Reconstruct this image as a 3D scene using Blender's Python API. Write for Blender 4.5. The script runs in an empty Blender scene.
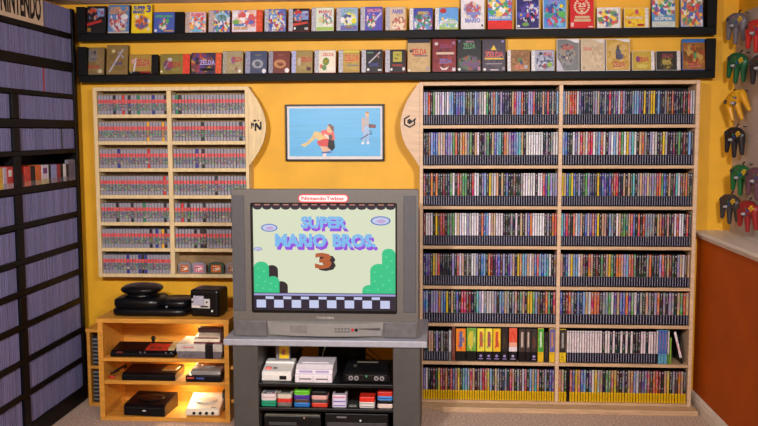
import bpy, bmesh, math, random
from mathutils import Vector, Matrix
random.seed(7)
scene = bpy.context.scene
COL = scene.collection
R = math.radians
# ------------------------------------------------------------------ camera, world, lights, exposure
FPX, PITCH, YAW, ROLL, CAMZ = 872.1, .09262, .0689, -.0032, 1.556
cp, sp, cy, sy = math.cos(PITCH), math.sin(PITCH), math.cos(YAW), math.sin(YAW)
FW = Vector((-sy*cp, cy*cp, -sp)); RT = Vector((cy, sy, 0)); UP = RT.cross(FW)
R2 = RT*math.cos(ROLL) + UP*math.sin(ROLL); U2 = -RT*math.sin(ROLL) + UP*math.cos(ROLL)
CAM = Vector((0, 0, CAMZ))
cd = bpy.data.cameras.new('camera'); co = bpy.data.objects.new('camera', cd); COL.objects.link(co)
cd.sensor_width = 36; cd.lens = FPX/758*36; cd.clip_start = .05
co.matrix_world = Matrix(((R2.x, U2.x, -FW.x, 0), (R2.y, U2.y, -FW.y, 0), (R2.z, U2.z, -FW.z, CAMZ), (0, 0, 0, 1)))
scene.camera = co
w = bpy.data.worlds.new('world'); scene.world = w; w.use_nodes = True
w.node_tree.nodes['Background'].inputs[0].default_value = (.9, .93, 1, 1)
w.node_tree.nodes['Background'].inputs[1].default_value = .05
def ceiling_fill(x, y, watts, size=.16, col=(1, .90, .78)):  # unseen disc added under the ceiling as ambient fill
    l = bpy.data.lights.new('fill_light', 'AREA'); l.shape = 'DISK'; l.size = size; l.energy = watts; l.color = col
    o = bpy.data.objects.new('fill_light', l); COL.objects.link(o); o.location = (x, y, 2.28)
def added_spot(x, y, watts, aim, angle=74, col=(1, .965, .95)):
    """unseen spot added to light the shelves from the front, brightest mid-wall"""
    l = bpy.data.lights.new('added_spot', 'SPOT'); l.energy = watts; l.color = col; l.spot_size = R(angle); l.spot_blend = 1; l.shadow_soft_size = .11
    o = bpy.data.objects.new('added_spot', l); COL.objects.link(o); o.location = (x, y, 2.22)
    o.rotation_euler = (Vector(aim)-Vector((x, y, 2.22))).to_track_quat('-Z', 'Y').to_euler()
added_spot(-1.15, .9, 370, (-.80, 5, 1.38), 82); added_spot(.75, .9, 345, (.15, 5, 1.35))
ceiling_fill(-.9, .2, 36, .5, (.96, .96, 1)); ceiling_fill(.6, .2, 36, .5, (.96, .96, 1))
vs = scene.view_settings
vs.view_transform = 'Standard'; vs.look = 'None'; vs.gamma = 1; vs.exposure = 0; vs.use_curve_mapping = False

def at(px, py, X=None, Y=None, Z=None):
    d = FW + R2*((px-379)/FPX) - U2*((py-213)/FPX)
    t = X/d.x if X is not None else Y/d.y if Y is not None else (Z-CAMZ)/d.z
    return CAM + d*t
# ------------------------------------------------------------------ materials
def srgb(c):
    return tuple(((v/255+.055)/1.055)**2.4 if v/255 > .04045 else v/255/12.92 for v in c)
def newmat(name):
    m = bpy.data.materials.new(name); m.use_nodes = True
    nt = m.node_tree
    return m, nt, nt.nodes['Principled BSDF']
def N(nt, typ, **kw):
    n = nt.nodes.new(typ)
    for k, v in kw.items():
        if k.startswith('i'): n.inputs[int(k[1:])].default_value = v
        else: setattr(n, k, v)
    return n
_cache = {}
def M(name, c, rough=.5, metal=0, var=.12, scale=30, bump=0, bscale=None, emit=0, stretch=None, dark=None, spec=.5):
    """plain procedural material: colour with noise variation (c in 0-255 sRGB)"""
    key = (name,)
    if key in _cache: return _cache[key]
    m, nt, b = newmat(name)
    if max(c) < 50: c = tuple(v*.62 for v in c); spec = min(spec, .28)      # true blacks
    lin = srgb(c)
    L = nt.links
    tc = N(nt, 'ShaderNodeTexCoord'); mp = N(nt, 'ShaderNodeMapping')
    L.new(tc.outputs['Object'], mp.inputs[0])
    if stretch: mp.inputs['Scale'].default_value = stretch
    nz = N(nt, 'ShaderNodeTexNoise'); nz.inputs['Scale'].default_value = scale; nz.inputs['Detail'].default_value = 4
    L.new(mp.outputs[0], nz.inputs['Vector'])
    d = srgb(dark) if dark else tuple(v*(1-2*var) for v in lin)
    h = lin if dark else tuple(min(1, v*(1+var)) for v in lin)
    rp = N(nt, 'ShaderNodeValToRGB')
    rp.color_ramp.elements[0].position = .3; rp.color_ramp.elements[1].position = .7
    rp.color_ramp.elements[0].color = (*d, 1); rp.color_ramp.elements[1].color = (*h, 1)
    L.new(nz.outputs[0], rp.inputs[0]); L.new(rp.outputs[0], b.inputs['Base Color'])
    b.inputs['Roughness'].default_value = rough; b.inputs['Metallic'].default_value = metal
    b.inputs['Specular IOR Level'].default_value = spec
    if bump:
        n2 = N(nt, 'ShaderNodeTexNoise'); n2.inputs['Scale'].default_value = bscale or scale*4; n2.inputs['Detail'].default_value = 3
        L.new(mp.outputs[0], n2.inputs['Vector'])
        bp = N(nt, 'ShaderNodeBump'); bp.inputs['Strength'].default_value = bump; bp.inputs['Distance'].default_value = .004
        L.new(n2.outputs[0], bp.inputs['Height']); L.new(bp.outputs[0], b.inputs['Normal'])
    if emit:
        L.new(rp.outputs[0], b.inputs['Emission Color']); b.inputs['Emission Strength'].default_value = emit
    _cache[key] = m
    return m
def SCR(name, c, s=.8):
    """lit picture tube phosphor"""
    key = (name,)
    if key in _cache: return _cache[key]
    m, nt, b = newmat(name)
    b.inputs['Base Color'].default_value = (.01, .01, .012, 1); b.inputs['Roughness'].default_value = .25
    tc = N(nt, 'ShaderNodeTexCoord'); wv = N(nt, 'ShaderNodeTexWave'); wv.bands_direction = 'Z'; wv.inputs['Scale'].default_value = 140
    nt.links.new(tc.outputs['Object'], wv.inputs[0])
    mx = N(nt, 'ShaderNodeMix'); mx.data_type = 'RGBA'
    lin = srgb(c)
    mx.inputs[6].default_value = (*[v*.9 for v in lin], 1); mx.inputs[7].default_value = (*lin, 1)
    nt.links.new(wv.outputs[1], mx.inputs[0]); nt.links.new(mx.outputs[2], b.inputs['Emission Color'])
    b.inputs['Emission Strength'].default_value = s
    _cache[key] = m
    return m
def math_n(nt, op, a, b=None, c=None):
    n = N(nt, 'ShaderNodeMath', operation=op)
    for i, v in enumerate((a, b, c)):
        if v is None: continue
        if hasattr(v, 'is_output'): nt.links.new(v, n.inputs[i])
        else: n.inputs[i].default_value = v
    return n.outputs[0]
def mixc(nt, f, a, b):
    n = N(nt, 'ShaderNodeMix'); n.data_type = 'RGBA'
    for i, v in ((0, f), (6, a), (7, b)):
        if hasattr(v, 'is_output'): nt.links.new(v, n.inputs[i])
        else: n.inputs[i].default_value = v if i == 0 else (*v, 1)
    return n.outputs[2]
def between(nt, v, lo, hi):
    return math_n(nt, 'MULTIPLY', math_n(nt, 'GREATER_THAN', v, lo), math_n(nt, 'LESS_THAN', v, hi))
def spine_source(nt, joined):
    """colour and seed of one spine: from the object, or from the joined mesh's colour attribute"""
    if joined:
        a = N(nt, 'ShaderNodeAttribute', attribute_name='Col'); return a.outputs['Color'], a.outputs['Alpha']
    o = N(nt, 'ShaderNodeObjectInfo'); return o.outputs['Color'], o.outputs['Random']
def spine_mat(name, kind, joined=False):
    m, nt, b = newmat(name); L = nt.links
    col, seed = spine_source(nt, joined)
    uv = N(nt, 'ShaderNodeUVMap'); sep = N(nt, 'ShaderNodeSeparateXYZ'); L.new(uv.outputs[0], sep.inputs[0])
    u, v = sep.outputs[0], sep.outputs[1]
    s1 = math_n(nt, 'MULTIPLY', seed, 91.0)
    def noise(su, sv, off, detail=2):
        cb = N(nt, 'ShaderNodeCombineXYZ')
        L.new(math_n(nt, 'MULTIPLY', u, su), cb.inputs[0]); L.new(math_n(nt, 'MULTIPLY', v, sv), cb.inputs[1])
        L.new(math_n(nt, 'ADD', s1, off), cb.inputs[2])
        n = N(nt, 'ShaderNodeTexNoise'); n.inputs['Scale'].default_value = 1; n.inputs['Detail'].default_value = detail
        L.new(cb.outputs[0], n.inputs['Vector']); return n
    if kind == 'grey':                                  # plain grey cartridge spine: worn shell, a faint ridge
        n = noise(1, 5, 0); f = math_n(nt, 'MULTIPLY_ADD', n.outputs[0], .35, math_n(nt, 'MULTIPLY_ADD', seed, .38, .64))
        c = N(nt, 'ShaderNodeVectorMath', operation='SCALE'); L.new(col, c.inputs[0]); L.new(f, c.inputs['Scale'])
        out = c.outputs[0]; b.inputs['Roughness'].default_value = .55
    else:
        hue = noise(.6, 4.2, 3.3); sat = N(nt, 'ShaderNodeHueSaturation'); sat.inputs['Saturation'].default_value = 1.4; sat.inputs['Value'].default_value = 1.0
        hb = N(nt, 'ShaderNodeBrightContrast'); hb.inputs['Contrast'].default_value = 1.6; L.new(hue.outputs['Color'], hb.inputs[0]); L.new(hb.outputs[0], sat.inputs['Color'])
        if kind == 'band':                              # cartridge with a red band over a small picture
            art = noise(1.6, 20, 7.7, 3); asat = N(nt, 'ShaderNodeHueSaturation'); asat.inputs['Saturation'].default_value = 1.15; asat.inputs['Value'].default_value = .72
            L.new(art.outputs['Color'], asat.inputs['Color'])
            bc = N(nt, 'ShaderNodeBrightContrast'); bc.inputs['Contrast'].default_value = 1.5; L.new(asat.outputs[0], bc.inputs[0])
            out = mixc(nt, between(nt, v, .19, .56), col, mixc(nt, .18, bc.outputs[0], col))
            redtone = mixc(nt, seed, srgb((205, 62, 66)), srgb((228, 92, 88)))
            out = mixc(nt, between(nt, v, .58, .77), out, redtone)
            # small coloured badges low on the label
            out = mixc(nt, math_n(nt, 'MULTIPLY', between(nt, v, .22, .34), math_n(nt, 'GREATER_THAN', noise(1, 9, 11).outputs[0], .63)), out, srgb((205, 195, 175)))
            b.inputs['Roughness'].default_value = .5
        else:
            lum0 = N(nt, 'ShaderNodeRGBToBW'); L.new(col, lum0.inputs[0])
            out = mixc(nt, math_n(nt, 'MULTIPLY_ADD', math_n(nt, 'GREATER_THAN', lum0.outputs[0], .05), .10, math_n(nt, 'MULTIPLY_ADD', math_n(nt, 'GREATER_THAN', lum0.outputs[0], .42), -.12, .05)), col, sat.outputs[0])
            txt = noise(3.2, 46, 5.1, 1)
            inz = math_n(nt, 'MULTIPLY', between(nt, u, .22, .78), between(nt, v, .42, .9))
            lum = N(nt, 'ShaderNodeRGBToBW'); L.new(col, lum.inputs[0])
            tcol = mixc(nt, math_n(nt, 'GREATER_THAN', lum.outputs[0], .22), (.75, .73, .7), (.04, .035, .06))
            word = math_n(nt, 'GREATER_THAN', noise(.3, 3.2, 9.0, 0).outputs[0], .44)
            tf = math_n(nt, 'MULTIPLY', math_n(nt, 'MULTIPLY', inz, word), math_n(nt, 'GREATER_THAN', txt.outputs[0], .5))
            out = mixc(nt, math_n(nt, 'MULTIPLY', tf, .42), out, tcol)
            # crest at the head of the spine
            out = mixc(nt, math_n(nt, 'MULTIPLY', between(nt, v, .915, .965), between(nt, u, .2, .8)), out, (.35, .35, .38))
            if kind == 'dark':
                band, mark = (.006, .006, .012), (.36, .36, .50)
                out = mixc(nt, math_n(nt, 'LESS_THAN', v, .312), out, band)
                mk = math_n(nt, 'MULTIPLY', between(nt, v, .03, .285), between(nt, u, .42, .66))
                out = mixc(nt, mk, out, mark)
                out = mixc(nt, between(nt, v, .30, .318), out, (.16, .16, .2))
            else:
                out = mixc(nt, math_n(nt, 'LESS_THAN', v, .30), out, srgb((222, 178, 18)))
                mk = math_n(nt, 'MULTIPLY', between(nt, v, .05, .25), between(nt, u, .40, .60))
                out = mixc(nt, mk, out, srgb((150, 112, 10)))
            b.inputs['Roughness'].default_value = .5; b.inputs['Specular IOR Level'].default_value = .15
    L.new(out, b.inputs['Base Color'])
    return m
def print_mat(name, bg, pal, cx=.5, cz=.5, rx=.4, rz=.4, scale=6, rough=.35, soft=.12, mixbg=.1):
    """printed cover: a field of one colour with a patch of many coloured shapes; uses the UV of the print"""
    m, nt, b = newmat(name); L = nt.links
    uv = N(nt, 'ShaderNodeUVMap'); sep = N(nt, 'ShaderNodeSeparateXYZ'); L.new(uv.outputs[0], sep.inputs[0])
    vo = N(nt, 'ShaderNodeTexVoronoi'); vo.inputs['Scale'].default_value = scale
    nz = N(nt, 'ShaderNodeTexNoise'); nz.inputs['Scale'].default_value = 5
    L.new(uv.outputs[0], nz.inputs['Vector'])
    ad = N(nt, 'ShaderNodeVectorMath', operation='ADD'); sc = N(nt, 'ShaderNodeVectorMath', operation='SCALE'); sc.inputs['Scale'].default_value = .25
    L.new(nz.outputs['Color'], sc.inputs[0]); L.new(uv.outputs[0], ad.inputs[0]); L.new(sc.outputs[0], ad.inputs[1]); L.new(ad.outputs[0], vo.inputs['Vector'])
    s2 = N(nt, 'ShaderNodeSeparateColor'); L.new(vo.outputs['Color'], s2.inputs[0])
    rp = N(nt, 'ShaderNodeValToRGB'); cr = rp.color_ramp; cr.interpolation = 'CONSTANT'
    n = len(pal)
    cr.elements[0].position = 0; cr.elements[0].color = (*srgb(pal[0]), 1)
    cr.elements[1].position = 1/n if n > 1 else 1; cr.elements[1].color = (*srgb(pal[min(1, n-1)]), 1)
    for i in range(2, n):
        e = cr.elements.new(i/n); e.color = (*srgb(pal[i]), 1)
    L.new(s2.outputs[0], rp.inputs[0])
    du = math_n(nt, 'DIVIDE', math_n(nt, 'SUBTRACT', sep.outputs[0], cx), rx); dv = math_n(nt, 'DIVIDE', math_n(nt, 'SUBTRACT', sep.outputs[1], cz), rz)
    dist = math_n(nt, 'SQRT', math_n(nt, 'ADD', math_n(nt, 'MULTIPLY', du, du), math_n(nt, 'MULTIPLY', dv, dv)))
    dist = math_n(nt, 'ADD', dist, math_n(nt, 'MULTIPLY_ADD', nz.outputs[0], .8, -.4))
    mr = N(nt, 'ShaderNodeMapRange'); mr.inputs[1].default_value = 1-soft; mr.inputs[2].default_value = 1+soft; mr.inputs[3].default_value = 1-mixbg; mr.inputs[4].default_value = 0
    L.new(dist, mr.inputs[0])
    lin = srgb(bg)
    bgc = mixc(nt, nz.outputs[0], tuple(v*.75 for v in lin), tuple(min(1, v*1.2) for v in lin))
    out = mixc(nt, mr.outputs[0], bgc, rp.outputs[0])
    L.new(out, b.inputs['Base Color']); b.inputs['Roughness'].default_value = rough
    return m
# ------------------------------------------------------------------ geometry
class G:
    def __init__(s): s.v, s.f, s.m = [], [], []
    def add(s, vs, fs, m=0):
        o = len(s.v); s.v += [tuple(p) for p in vs]; s.f += [tuple(i+o for i in f) for f in fs]; s.m += [m]*len(fs); return s
    def box(s, x0, x1, y0, y1, z0, z1, m=0):
        return s.add([(x0, y0, z0), (x1, y0, z0), (x1, y1, z0), (x0, y1, z0), (x0, y0, z1), (x1, y0, z1), (x1, y1, z1), (x0, y1, z1)],
                     [(0, 3, 2, 1), (4, 5, 6, 7), (0, 1, 5, 4), (1, 2, 6, 5), (2, 3, 7, 6), (3, 0, 4, 7)], m)
    def prism(s, pts, a0, a1, axis='y', m=0):
        n = len(pts)
        def P(p, a):
            return (p[0], a, p[1]) if axis == 'y' else (a, p[0], p[1]) if axis == 'x' else (p[0], p[1], a)
        return s.add([P(p, a0) for p in pts]+[P(p, a1) for p in pts],
                     [tuple(range(n)), tuple(range(2*n-1, n-1, -1))]+[(i, (i+1) % n, n+(i+1) % n, n+i) for i in range(n)], m)
    def frustum(s, r0, r1, m=0):
        """two rectangles (x0,x1,y0,y1,z) joined"""
        a = [(r0[0], r0[2], r0[4]), (r0[1], r0[2], r0[4]), (r0[1], r0[3], r0[4]), (r0[0], r0[3], r0[4])]
        b = [(r1[0], r1[2], r1[4]), (r1[1], r1[2], r1[4]), (r1[1], r1[3], r1[4]), (r1[0], r1[3], r1[4])]
        return s.add(a+b, [(0, 3, 2, 1), (4, 5, 6, 7), (0, 1, 5, 4), (1, 2, 6, 5), (2, 3, 7, 6), (3, 0, 4, 7)], m)
    def cyl(s, p0, p1, r0, r1=None, n=16, m=0):
        p0, p1 = Vector(p0), Vector(p1); r1 = r0 if r1 is None else r1
        d = (p1-p0).normalized(); a = d.orthogonal().normalized(); b = d.cross(a)
        ring = [(a*math.cos(2*math.pi*i/n)+b*math.sin(2*math.pi*i/n)) for i in range(n)]
        return s.add([p0+q*r0 for q in ring]+[p1+q*r1 for q in ring],
                     [tuple(range(n-1, -1, -1)), tuple(range(n, 2*n))]+[(i, (i+1) % n, n+(i+1) % n, n+i) for i in range(n)], m)
    def tube(s, pts, r, n=8, m=0):
        pts = [Vector(p) for p in pts]; vs, fs = [], []
        for k, p in enumerate(pts):
            d = (pts[min(k+1, len(pts)-1)]-pts[max(k-1, 0)]).normalized()
            a = d.cross(Vector((.31, .2, .93))).normalized(); b = d.cross(a)
            vs += [p+(a*math.cos(2*math.pi*i/n)+b*math.sin(2*math.pi*i/n))*r for i in range(n)]
        for k in range(len(pts)-1):
            fs += [(k*n+i, k*n+(i+1) % n, (k+1)*n+(i+1) % n, (k+1)*n+i) for i in range(n)]
        fs += [tuple(range(n-1, -1, -1)), tuple(range((len(pts)-1)*n, len(pts)*n))]
        return s.add(vs, fs, m)
    def ell(s, c, r, e=1.0, nu=24, nv=12, m=0, ez=None):
        """superellipsoid"""
        ez = e if ez is None else ez
        f = lambda t, k: math.copysign(abs(t)**k, t)
        vs = [(c[0], c[1], c[2]-r[2])]
        for j in range(1, nv):
            ph = -math.pi/2+math.pi*j/nv
            for i in range(nu):
                th = 2*math.pi*i/nu
                vs.append((c[0]+r[0]*f(math.cos(ph), ez)*f(math.cos(th), e), c[1]+r[1]*f(math.cos(ph), ez)*f(math.sin(th), e), c[2]+r[2]*f(math.sin(ph), ez)))
        vs.append((c[0], c[1], c[2]+r[2])); T = len(vs)-1; fs = []
        for i in range(nu):
            fs.append((0, 1+(i+1) % nu, 1+i)); o = 1+(nv-2)*nu; fs.append((T, o+i, o+(i+1) % nu))
            for j in range(nv-2):
                a = 1+j*nu; fs.append((a+i, a+(i+1) % nu, a+nu+(i+1) % nu, a+nu+i))
        return s.add(vs, fs, m)
    def build(s, name, mats, parent=None, bevel=0, seg=2, smooth=False, loc=None):
        me = bpy.data.meshes.new(name); bm = bmesh.new()
        V = [bm.verts.new(p) for p in s.v]
        for f, mi in zip(s.f, s.m):
            try: q = bm.faces.new([V[i] for i in f]); q.material_index = mi
            except ValueError: pass
        bmesh.ops.recalc_face_normals(bm, faces=bm.faces[:])
        if bevel:
            ed = [e for e in bm.edges if len(e.link_faces) == 2 and e.calc_face_angle(0) > .5]
            bmesh.ops.bevel(bm, geom=ed, offset=bevel, segments=seg, profile=.5, affect='EDGES', clamp_overlap=True)
        if smooth:
            for f in bm.faces: f.smooth = True
        bm.to_mesh(me); bm.free()
        for m in (mats if isinstance(mats, (list, tuple)) else [mats]): me.materials.append(m)
        o = bpy.data.objects.new(name, me); COL.objects.link(o)
        if parent: o.parent = parent
        if loc: o.location = loc
        return o
def B(name, dims, mat, parent=None, bevel=.002, seg=2):
    return G().box(*dims).build(name, mat, parent, bevel, seg)
def tag(o, label, cat, group=None, kind=None):
    o['label'] = label; o['category'] = cat
    if group: o['group'] = group
    if kind: o['kind'] = kind
    return o
def struct(o, label=None, cat=None):
    o['kind'] = 'structure'
    if label: o['label'] = label
    if cat: o['category'] = cat
    return o
def thing(name, label, cat, loc=(0, 0, 0), rz=0, group=None, rx=0):
    o = bpy.data.objects.new(name, None); COL.objects.link(o); o.empty_display_size = .05
    o.location = loc; o.rotation_euler = (rx, 0, rz)
    return tag(o, label, cat, group)
def quad_uv(name, w_, h_, mat, parent, y=0, x0=None, z0=0, flip=False):
    """a printed face in the XZ plane facing -Y with 0-1 UVs, half a millimetre thick"""
    x0 = -w_/2 if x0 is None else x0
    me = bpy.data.meshes.new(name); t = .0005
    me.from_pydata([(x0, y, z0), (x0+w_, y, z0), (x0+w_, y, z0+h_), (x0, y, z0+h_), (x0, y+t, z0), (x0+w_, y+t, z0), (x0+w_, y+t, z0+h_), (x0, y+t, z0+h_)], [],
                   [(0, 1, 2, 3), (4, 7, 6, 5), (0, 4, 5, 1), (1, 5, 6, 2), (2, 6, 7, 3), (3, 7, 4, 0)])
    uvl = me.uv_layers.new(name='UVMap'); uvs = [(0, 0), (1, 0), (1, 1), (0, 1)]
    for i in range(24): uvl.data[i].uv = uvs[i % 4] if i < 4 else (0, 0)
    me.materials.append(mat)
    o = bpy.data.objects.new(name, me); COL.objects.link(o); o.parent = parent
    return o
def text_part(name, s, mat, parent, x0, x1, z0, z1, y, depth=.0006, bold=.0, shear=0, facing='-y'):
    cu = bpy.data.curves.new('lettering', 'FONT'); cu.body = s; cu.size = 1; cu.offset = bold; cu.extrude = .5; cu.shear = shear; cu.resolution_u = 2
    to = bpy.data.objects.new('lettering', cu); COL.objects.link(to)
    dg = bpy.context.evaluated_depsgraph_get()
    me = bpy.data.meshes.new_from_object(to.evaluated_get(dg)); bpy.data.objects.remove(to)
    xs = [v.co.x for v in me.vertices]; ys = [v.co.y for v in me.vertices]
    ax, bx, ay, by = min(xs), max(xs), min(ys), max(ys)
    for v in me.vertices:
        X = x0+(v.co.x-ax)/(bx-ax)*(x1-x0); Zc = z0+(v.co.y-ay)/(by-ay)*(z1-z0); D = (v.co.z-.5)*depth
        v.co = (X, y-D-depth, Zc) if facing == '-y' else (y+D+depth, X, Zc)
    me.materials.clear(); me.materials.append(mat); me.name = name
    o = bpy.data.objects.new(name, me); COL.objects.link(o); o.parent = parent
    return o
def copy_thing(src, loc, rz=None, label=None, color=None):
    r = src.copy(); COL.objects.link(r); r.location = loc
    if rz is not None: r.rotation_euler = (0, 0, rz)
    if label: r['label'] = label
    for ch in list(src.children):
        c = ch.copy(); COL.objects.link(c); c.parent = r
        for g2 in list(ch.children):
            d = g2.copy(); COL.objects.link(d); d.parent = c
    return r
ORD = ('first second third fourth fifth sixth seventh eighth ninth tenth eleventh twelfth thirteenth fourteenth fifteenth sixteenth seventeenth eighteenth nineteenth twentieth').split()
TENS = {2: 'twenty', 3: 'thirty', 4: 'forty', 5: 'fifty', 6: 'sixty'}
def ordinal(n):
    if n <= 20: return ORD[n-1]
    t, u = divmod(n, 10)
    if u == 0: return TENS[t][:-1]+'ieth'
    return TENS[t]+'-'+ORD[u-1]

# ------------------------------------------------------------------ surfaces
yellow_wall = M('yellow_wall_paint', (238, 176, 30), .55, var=.05, scale=6, bump=.15, bscale=160)
brown_wall = M('burnt_orange_paint', (182, 82, 2), .65, var=.06, scale=5, bump=.12, bscale=160, spec=.2)
grey_wall = M('warm_grey_paint', (186, 172, 166), .6, var=.05, scale=5, bump=.12, bscale=160)
ceiling_paint = M('ceiling_paint', (238, 234, 236), .8, var=.04, scale=8, bump=.3, bscale=120)
carpet = M('carpet_pile', (238, 212, 192), .95, var=.3, scale=90, bump=.9, bscale=420, dark=(168, 140, 124), spec=.1)
white_trim = M('white_trim', (226, 216, 202), .4, var=.03)
black_wood = M('black_stained_wood', (9, 9, 11), .55, var=.3, scale=12, stretch=(1, 8, 8), bump=.1, spec=.18)
black_shelf = M('black_shelf_paint', (7, 7, 11), .5, var=.3, scale=10, bump=.08, spec=.2)
birch = M('pale_birch', (212, 180, 148), .5, var=.08, scale=10, stretch=(1, 1, 7), bump=.05)
birch_h = M('pale_birch_board', (202, 168, 130), .5, var=.1, scale=10, stretch=(1, 7, 7), bump=.05)
pine = M('cream_pine', (226, 200, 150), .5, var=.08, scale=10, stretch=(6, 6, 1), bump=.05)
gold_pine = M('golden_pine', (218, 152, 58), .45, var=.12, scale=9, stretch=(1, 7, 7), bump=.05)
dark_back = M('dark_back_board', (30, 27, 30), .7, var=.2)

WB = 5.0                                    # back wall
# ------------------------------------------------------------------ the room
struct(G().box(-2.2, 1.66, -2.0, WB+.1, -.06, 0).build('floor', carpet), 'beige flecked carpet covering the room floor', 'carpet')
struct(G().box(-2.3, 1.8, -2.1, WB+.1, 2.294, 2.36).build('ceiling', ceiling_paint), 'pale grey textured ceiling above the game shelves', 'ceiling')
struct(G().box(-2.3, 1.8, WB, WB+.1, 0, 2.294).build('wall_back', yellow_wall), 'mustard yellow wall behind the television', 'wall')
struct(G().box(-2.3, -2.2, -2.1, WB, 0, 2.294).build('wall_left', yellow_wall), 'mustard yellow wall behind the black cartridge shelving', 'wall')
struct(G().box(1.64, 1.74, -2.1, WB, 0, 2.294).build('wall_right', yellow_wall), 'mustard yellow upper wall over the ledge', 'wall')
struct(G().box(-2.2, 1.64, -2.1, -2.0, 0, 2.294).build('wall_front', yellow_wall), 'mustard yellow wall facing the television', 'wall')
struct(G().box(1.455, 1.64, -2.0, WB, 0, .962).build('wall_right_lower', brown_wall), 'burnt orange half wall under the white ledge', 'wall')
g = G().box(1.628, 1.64, -1.0, 4.985, 1.0, 2.19)
struct(g.build('wall_right_panel', grey_wall), 'warm grey panel on which the controllers hang', 'wall panel')
led = G().prism([(1.432, .978), (1.428, .986), (1.428, .994), (1.434, 1.0), (1.64, 1.0), (1.64, .962), (1.446, .962), (1.446, .972), (1.438, .974)], -2.0, WB, 'y')
struct(led.build('trim_1', white_trim, bevel=.0015), 'white moulded ledge capping the burnt orange half wall', 'ledge')
bbp = [(1.455, 0), (1.436, 0), (1.436, .052), (1.440, .060), (1.440, .068), (1.448, .078), (1.455, .080)]
struct(G().prism(bbp, -2.0, WB, 'y').build('baseboard_right', white_trim, bevel=.001), 'white moulded baseboard under the burnt orange half wall', 'baseboard')
struct(G().box(-1.80, 1.436, WB-.014, WB, 0, .08).build('baseboard_back', white_trim, bevel=.002), 'white baseboard along the yellow wall', 'baseboard')

# ------------------------------------------------------------------ spines shared by cartridges and cases
def spine_geo(w_, h_, d_, c=.0014):
    x = w_/2; sec = [(-x, c), (-x+c, 0), (x-c, 0), (x, c), (x, d_), (-x, d_)]
    vs = [(a, b, 0) for a, b in sec]+[(a, b, h_) for a, b in sec]
    fs = [(1, 2, 8, 7), (0, 1, 7, 6), (2, 3, 9, 8), (3, 4, 10, 9), (4, 5, 11, 10), (5, 0, 6, 11), (5, 4, 3, 2, 1, 0), (6, 7, 8, 9, 10, 11)]
    return vs, fs
def spine_mesh(name, w_, h_, d_, mats):
    me = bpy.data.meshes.new(name); vs, fs = spine_geo(w_, h_, d_); me.from_pydata(vs, [], fs)
    uvl = me.uv_layers.new(name='UVMap'); uv = [(0, 0), (1, 0), (1, 1), (0, 1)]
    for p in me.polygons:
        p.material_index = 0 if p.index == 0 else 1
        if p.index == 0:
            for k, li in enumerate(p.loop_indices): uvl.data[li].uv = uv[k]
    for m in mats: me.materials.append(m)
    return me
def joined_spines(name, items, mats, label, cat):
    """all that is past the limit: one mesh; items are (matrix, w, h, d, rgb, seed)"""
    V, F, MI, UV, C = [], [], [], [], []
    uv = [(0, 0), (1, 0), (1, 1), (0, 1)]
    for mtx, w_, h_, d_, rgb, seed in items:
        vs, fs = spine_geo(w_, h_, d_); o = len(V)
        V += [tuple(mtx @ Vector(v)) for v in vs]
        for k, f in enumerate(fs):
            F.append(tuple(i+o for i in f)); MI.append(0 if k == 0 else 1)
            for q in range(len(f)): UV.append(uv[q] if k == 0 else (0, 0)); C.append((*rgb, seed))
    me = bpy.data.meshes.new(name); me.from_pydata(V, [], F)
    me.polygons.foreach_set('material_index', MI)
    uvl = me.uv_layers.new(name='UVMap'); uvl.data.foreach_set('uv', [x for t in UV for x in t])
    ca = me.color_attributes.new('Col', 'FLOAT_COLOR', 'CORNER'); ca.data.foreach_set('color', [x for t in C for x in t])
    for m in mats: me.materials.append(m)
    o = bpy.data.objects.new(name, me); COL.objects.link(o)
    return tag(o, label, cat, kind='stuff')
def area_score(p, w_, h_, ndir):
    d = Vector(p)-CAM; return w_*h_*abs(d.normalized().dot(ndir))/d.length_squared

# ------------------------------------------------------------------ black shelving on the left wall
XL = -2.06
sh = thing('black_shelf_unit', 'tall black shelving unit full of grey cartridges', 'shelving unit', (0, 0, 0))
boards = [(2.083, 2.111), (1.90, 1.948), (1.75, 1.772), (1.585, 1.626), (1.444, 1.468), (1.256, 1.289), (1.083, 1.110), (.904, .932), (.749, .777), (.582, .611), (.405, .434), (.233, .262)]
for a, b in boards: B('shelf_board', (-2.198, XL, 3.45, 4.842, a, b), black_shelf, sh, .002)
B('base', (-2.198, XL+.004, 3.45, 4.842, .001, .088), black_shelf, sh, .003)
B('end_panel', (-2.198, XL+.002, 4.843, 4.885, .001, 2.25), black_shelf, sh, .002)
B('end_panel', (-2.198, XL+.002, 3.41, 3.449, .001, 2.25), black_shelf, sh, .002)
pz = [(1.628, 1.749), (1.470, 1.584), (1.291, 1.443), (1.112, 1.255), (.934, 1.082), (.779, .903), (.613, .748), (.436, .581), (.264, .404), (.090, .232)]
for a, b in pz: B('upright', (-2.198, XL+.006, 4.105, 4.172, a, b), black_shelf, sh, .002)
B('back_panel', (-2.1995, -2.1985, 3.45, 4.842, .09, 2.25), black_shelf, sh, 0)
grey_spine = spine_mat('grey_cartridge_spine', 'grey'); grey_spine_j = spine_mat('grey_cartridge_spine_joined', 'grey', True)
grey_shell = M('grey_cartridge_shell', (92, 88, 108), .6, var=.08)
GREYC = srgb((132, 136, 194))
rows = [(2.112, .135, 3.47, 4.838, False), (1.949, .131, 3.47, 4.838, False), (1.773, .124, 3.47, 4.838, False),
        (1.627, .119, 0, 0, True), (1.469, .112, 0, 0, True),
        (1.111, .140, 0, 0, True), (.933, .144, 0, 0, True), (.778, .122, 0, 0, True), (.612, .133, 0, 0, True), (.435, .143, 0, 0, True), (.263, .138, 0, 0, True), (.089, .140, 0, 0, True)]
ROWN = ['top', 'second', 'third', 'fourth', 'fifth', 'seventh', 'eighth', 'ninth', 'tenth', 'eleventh', 'twelfth', 'bottom']
items = []; CW = .0172
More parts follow.
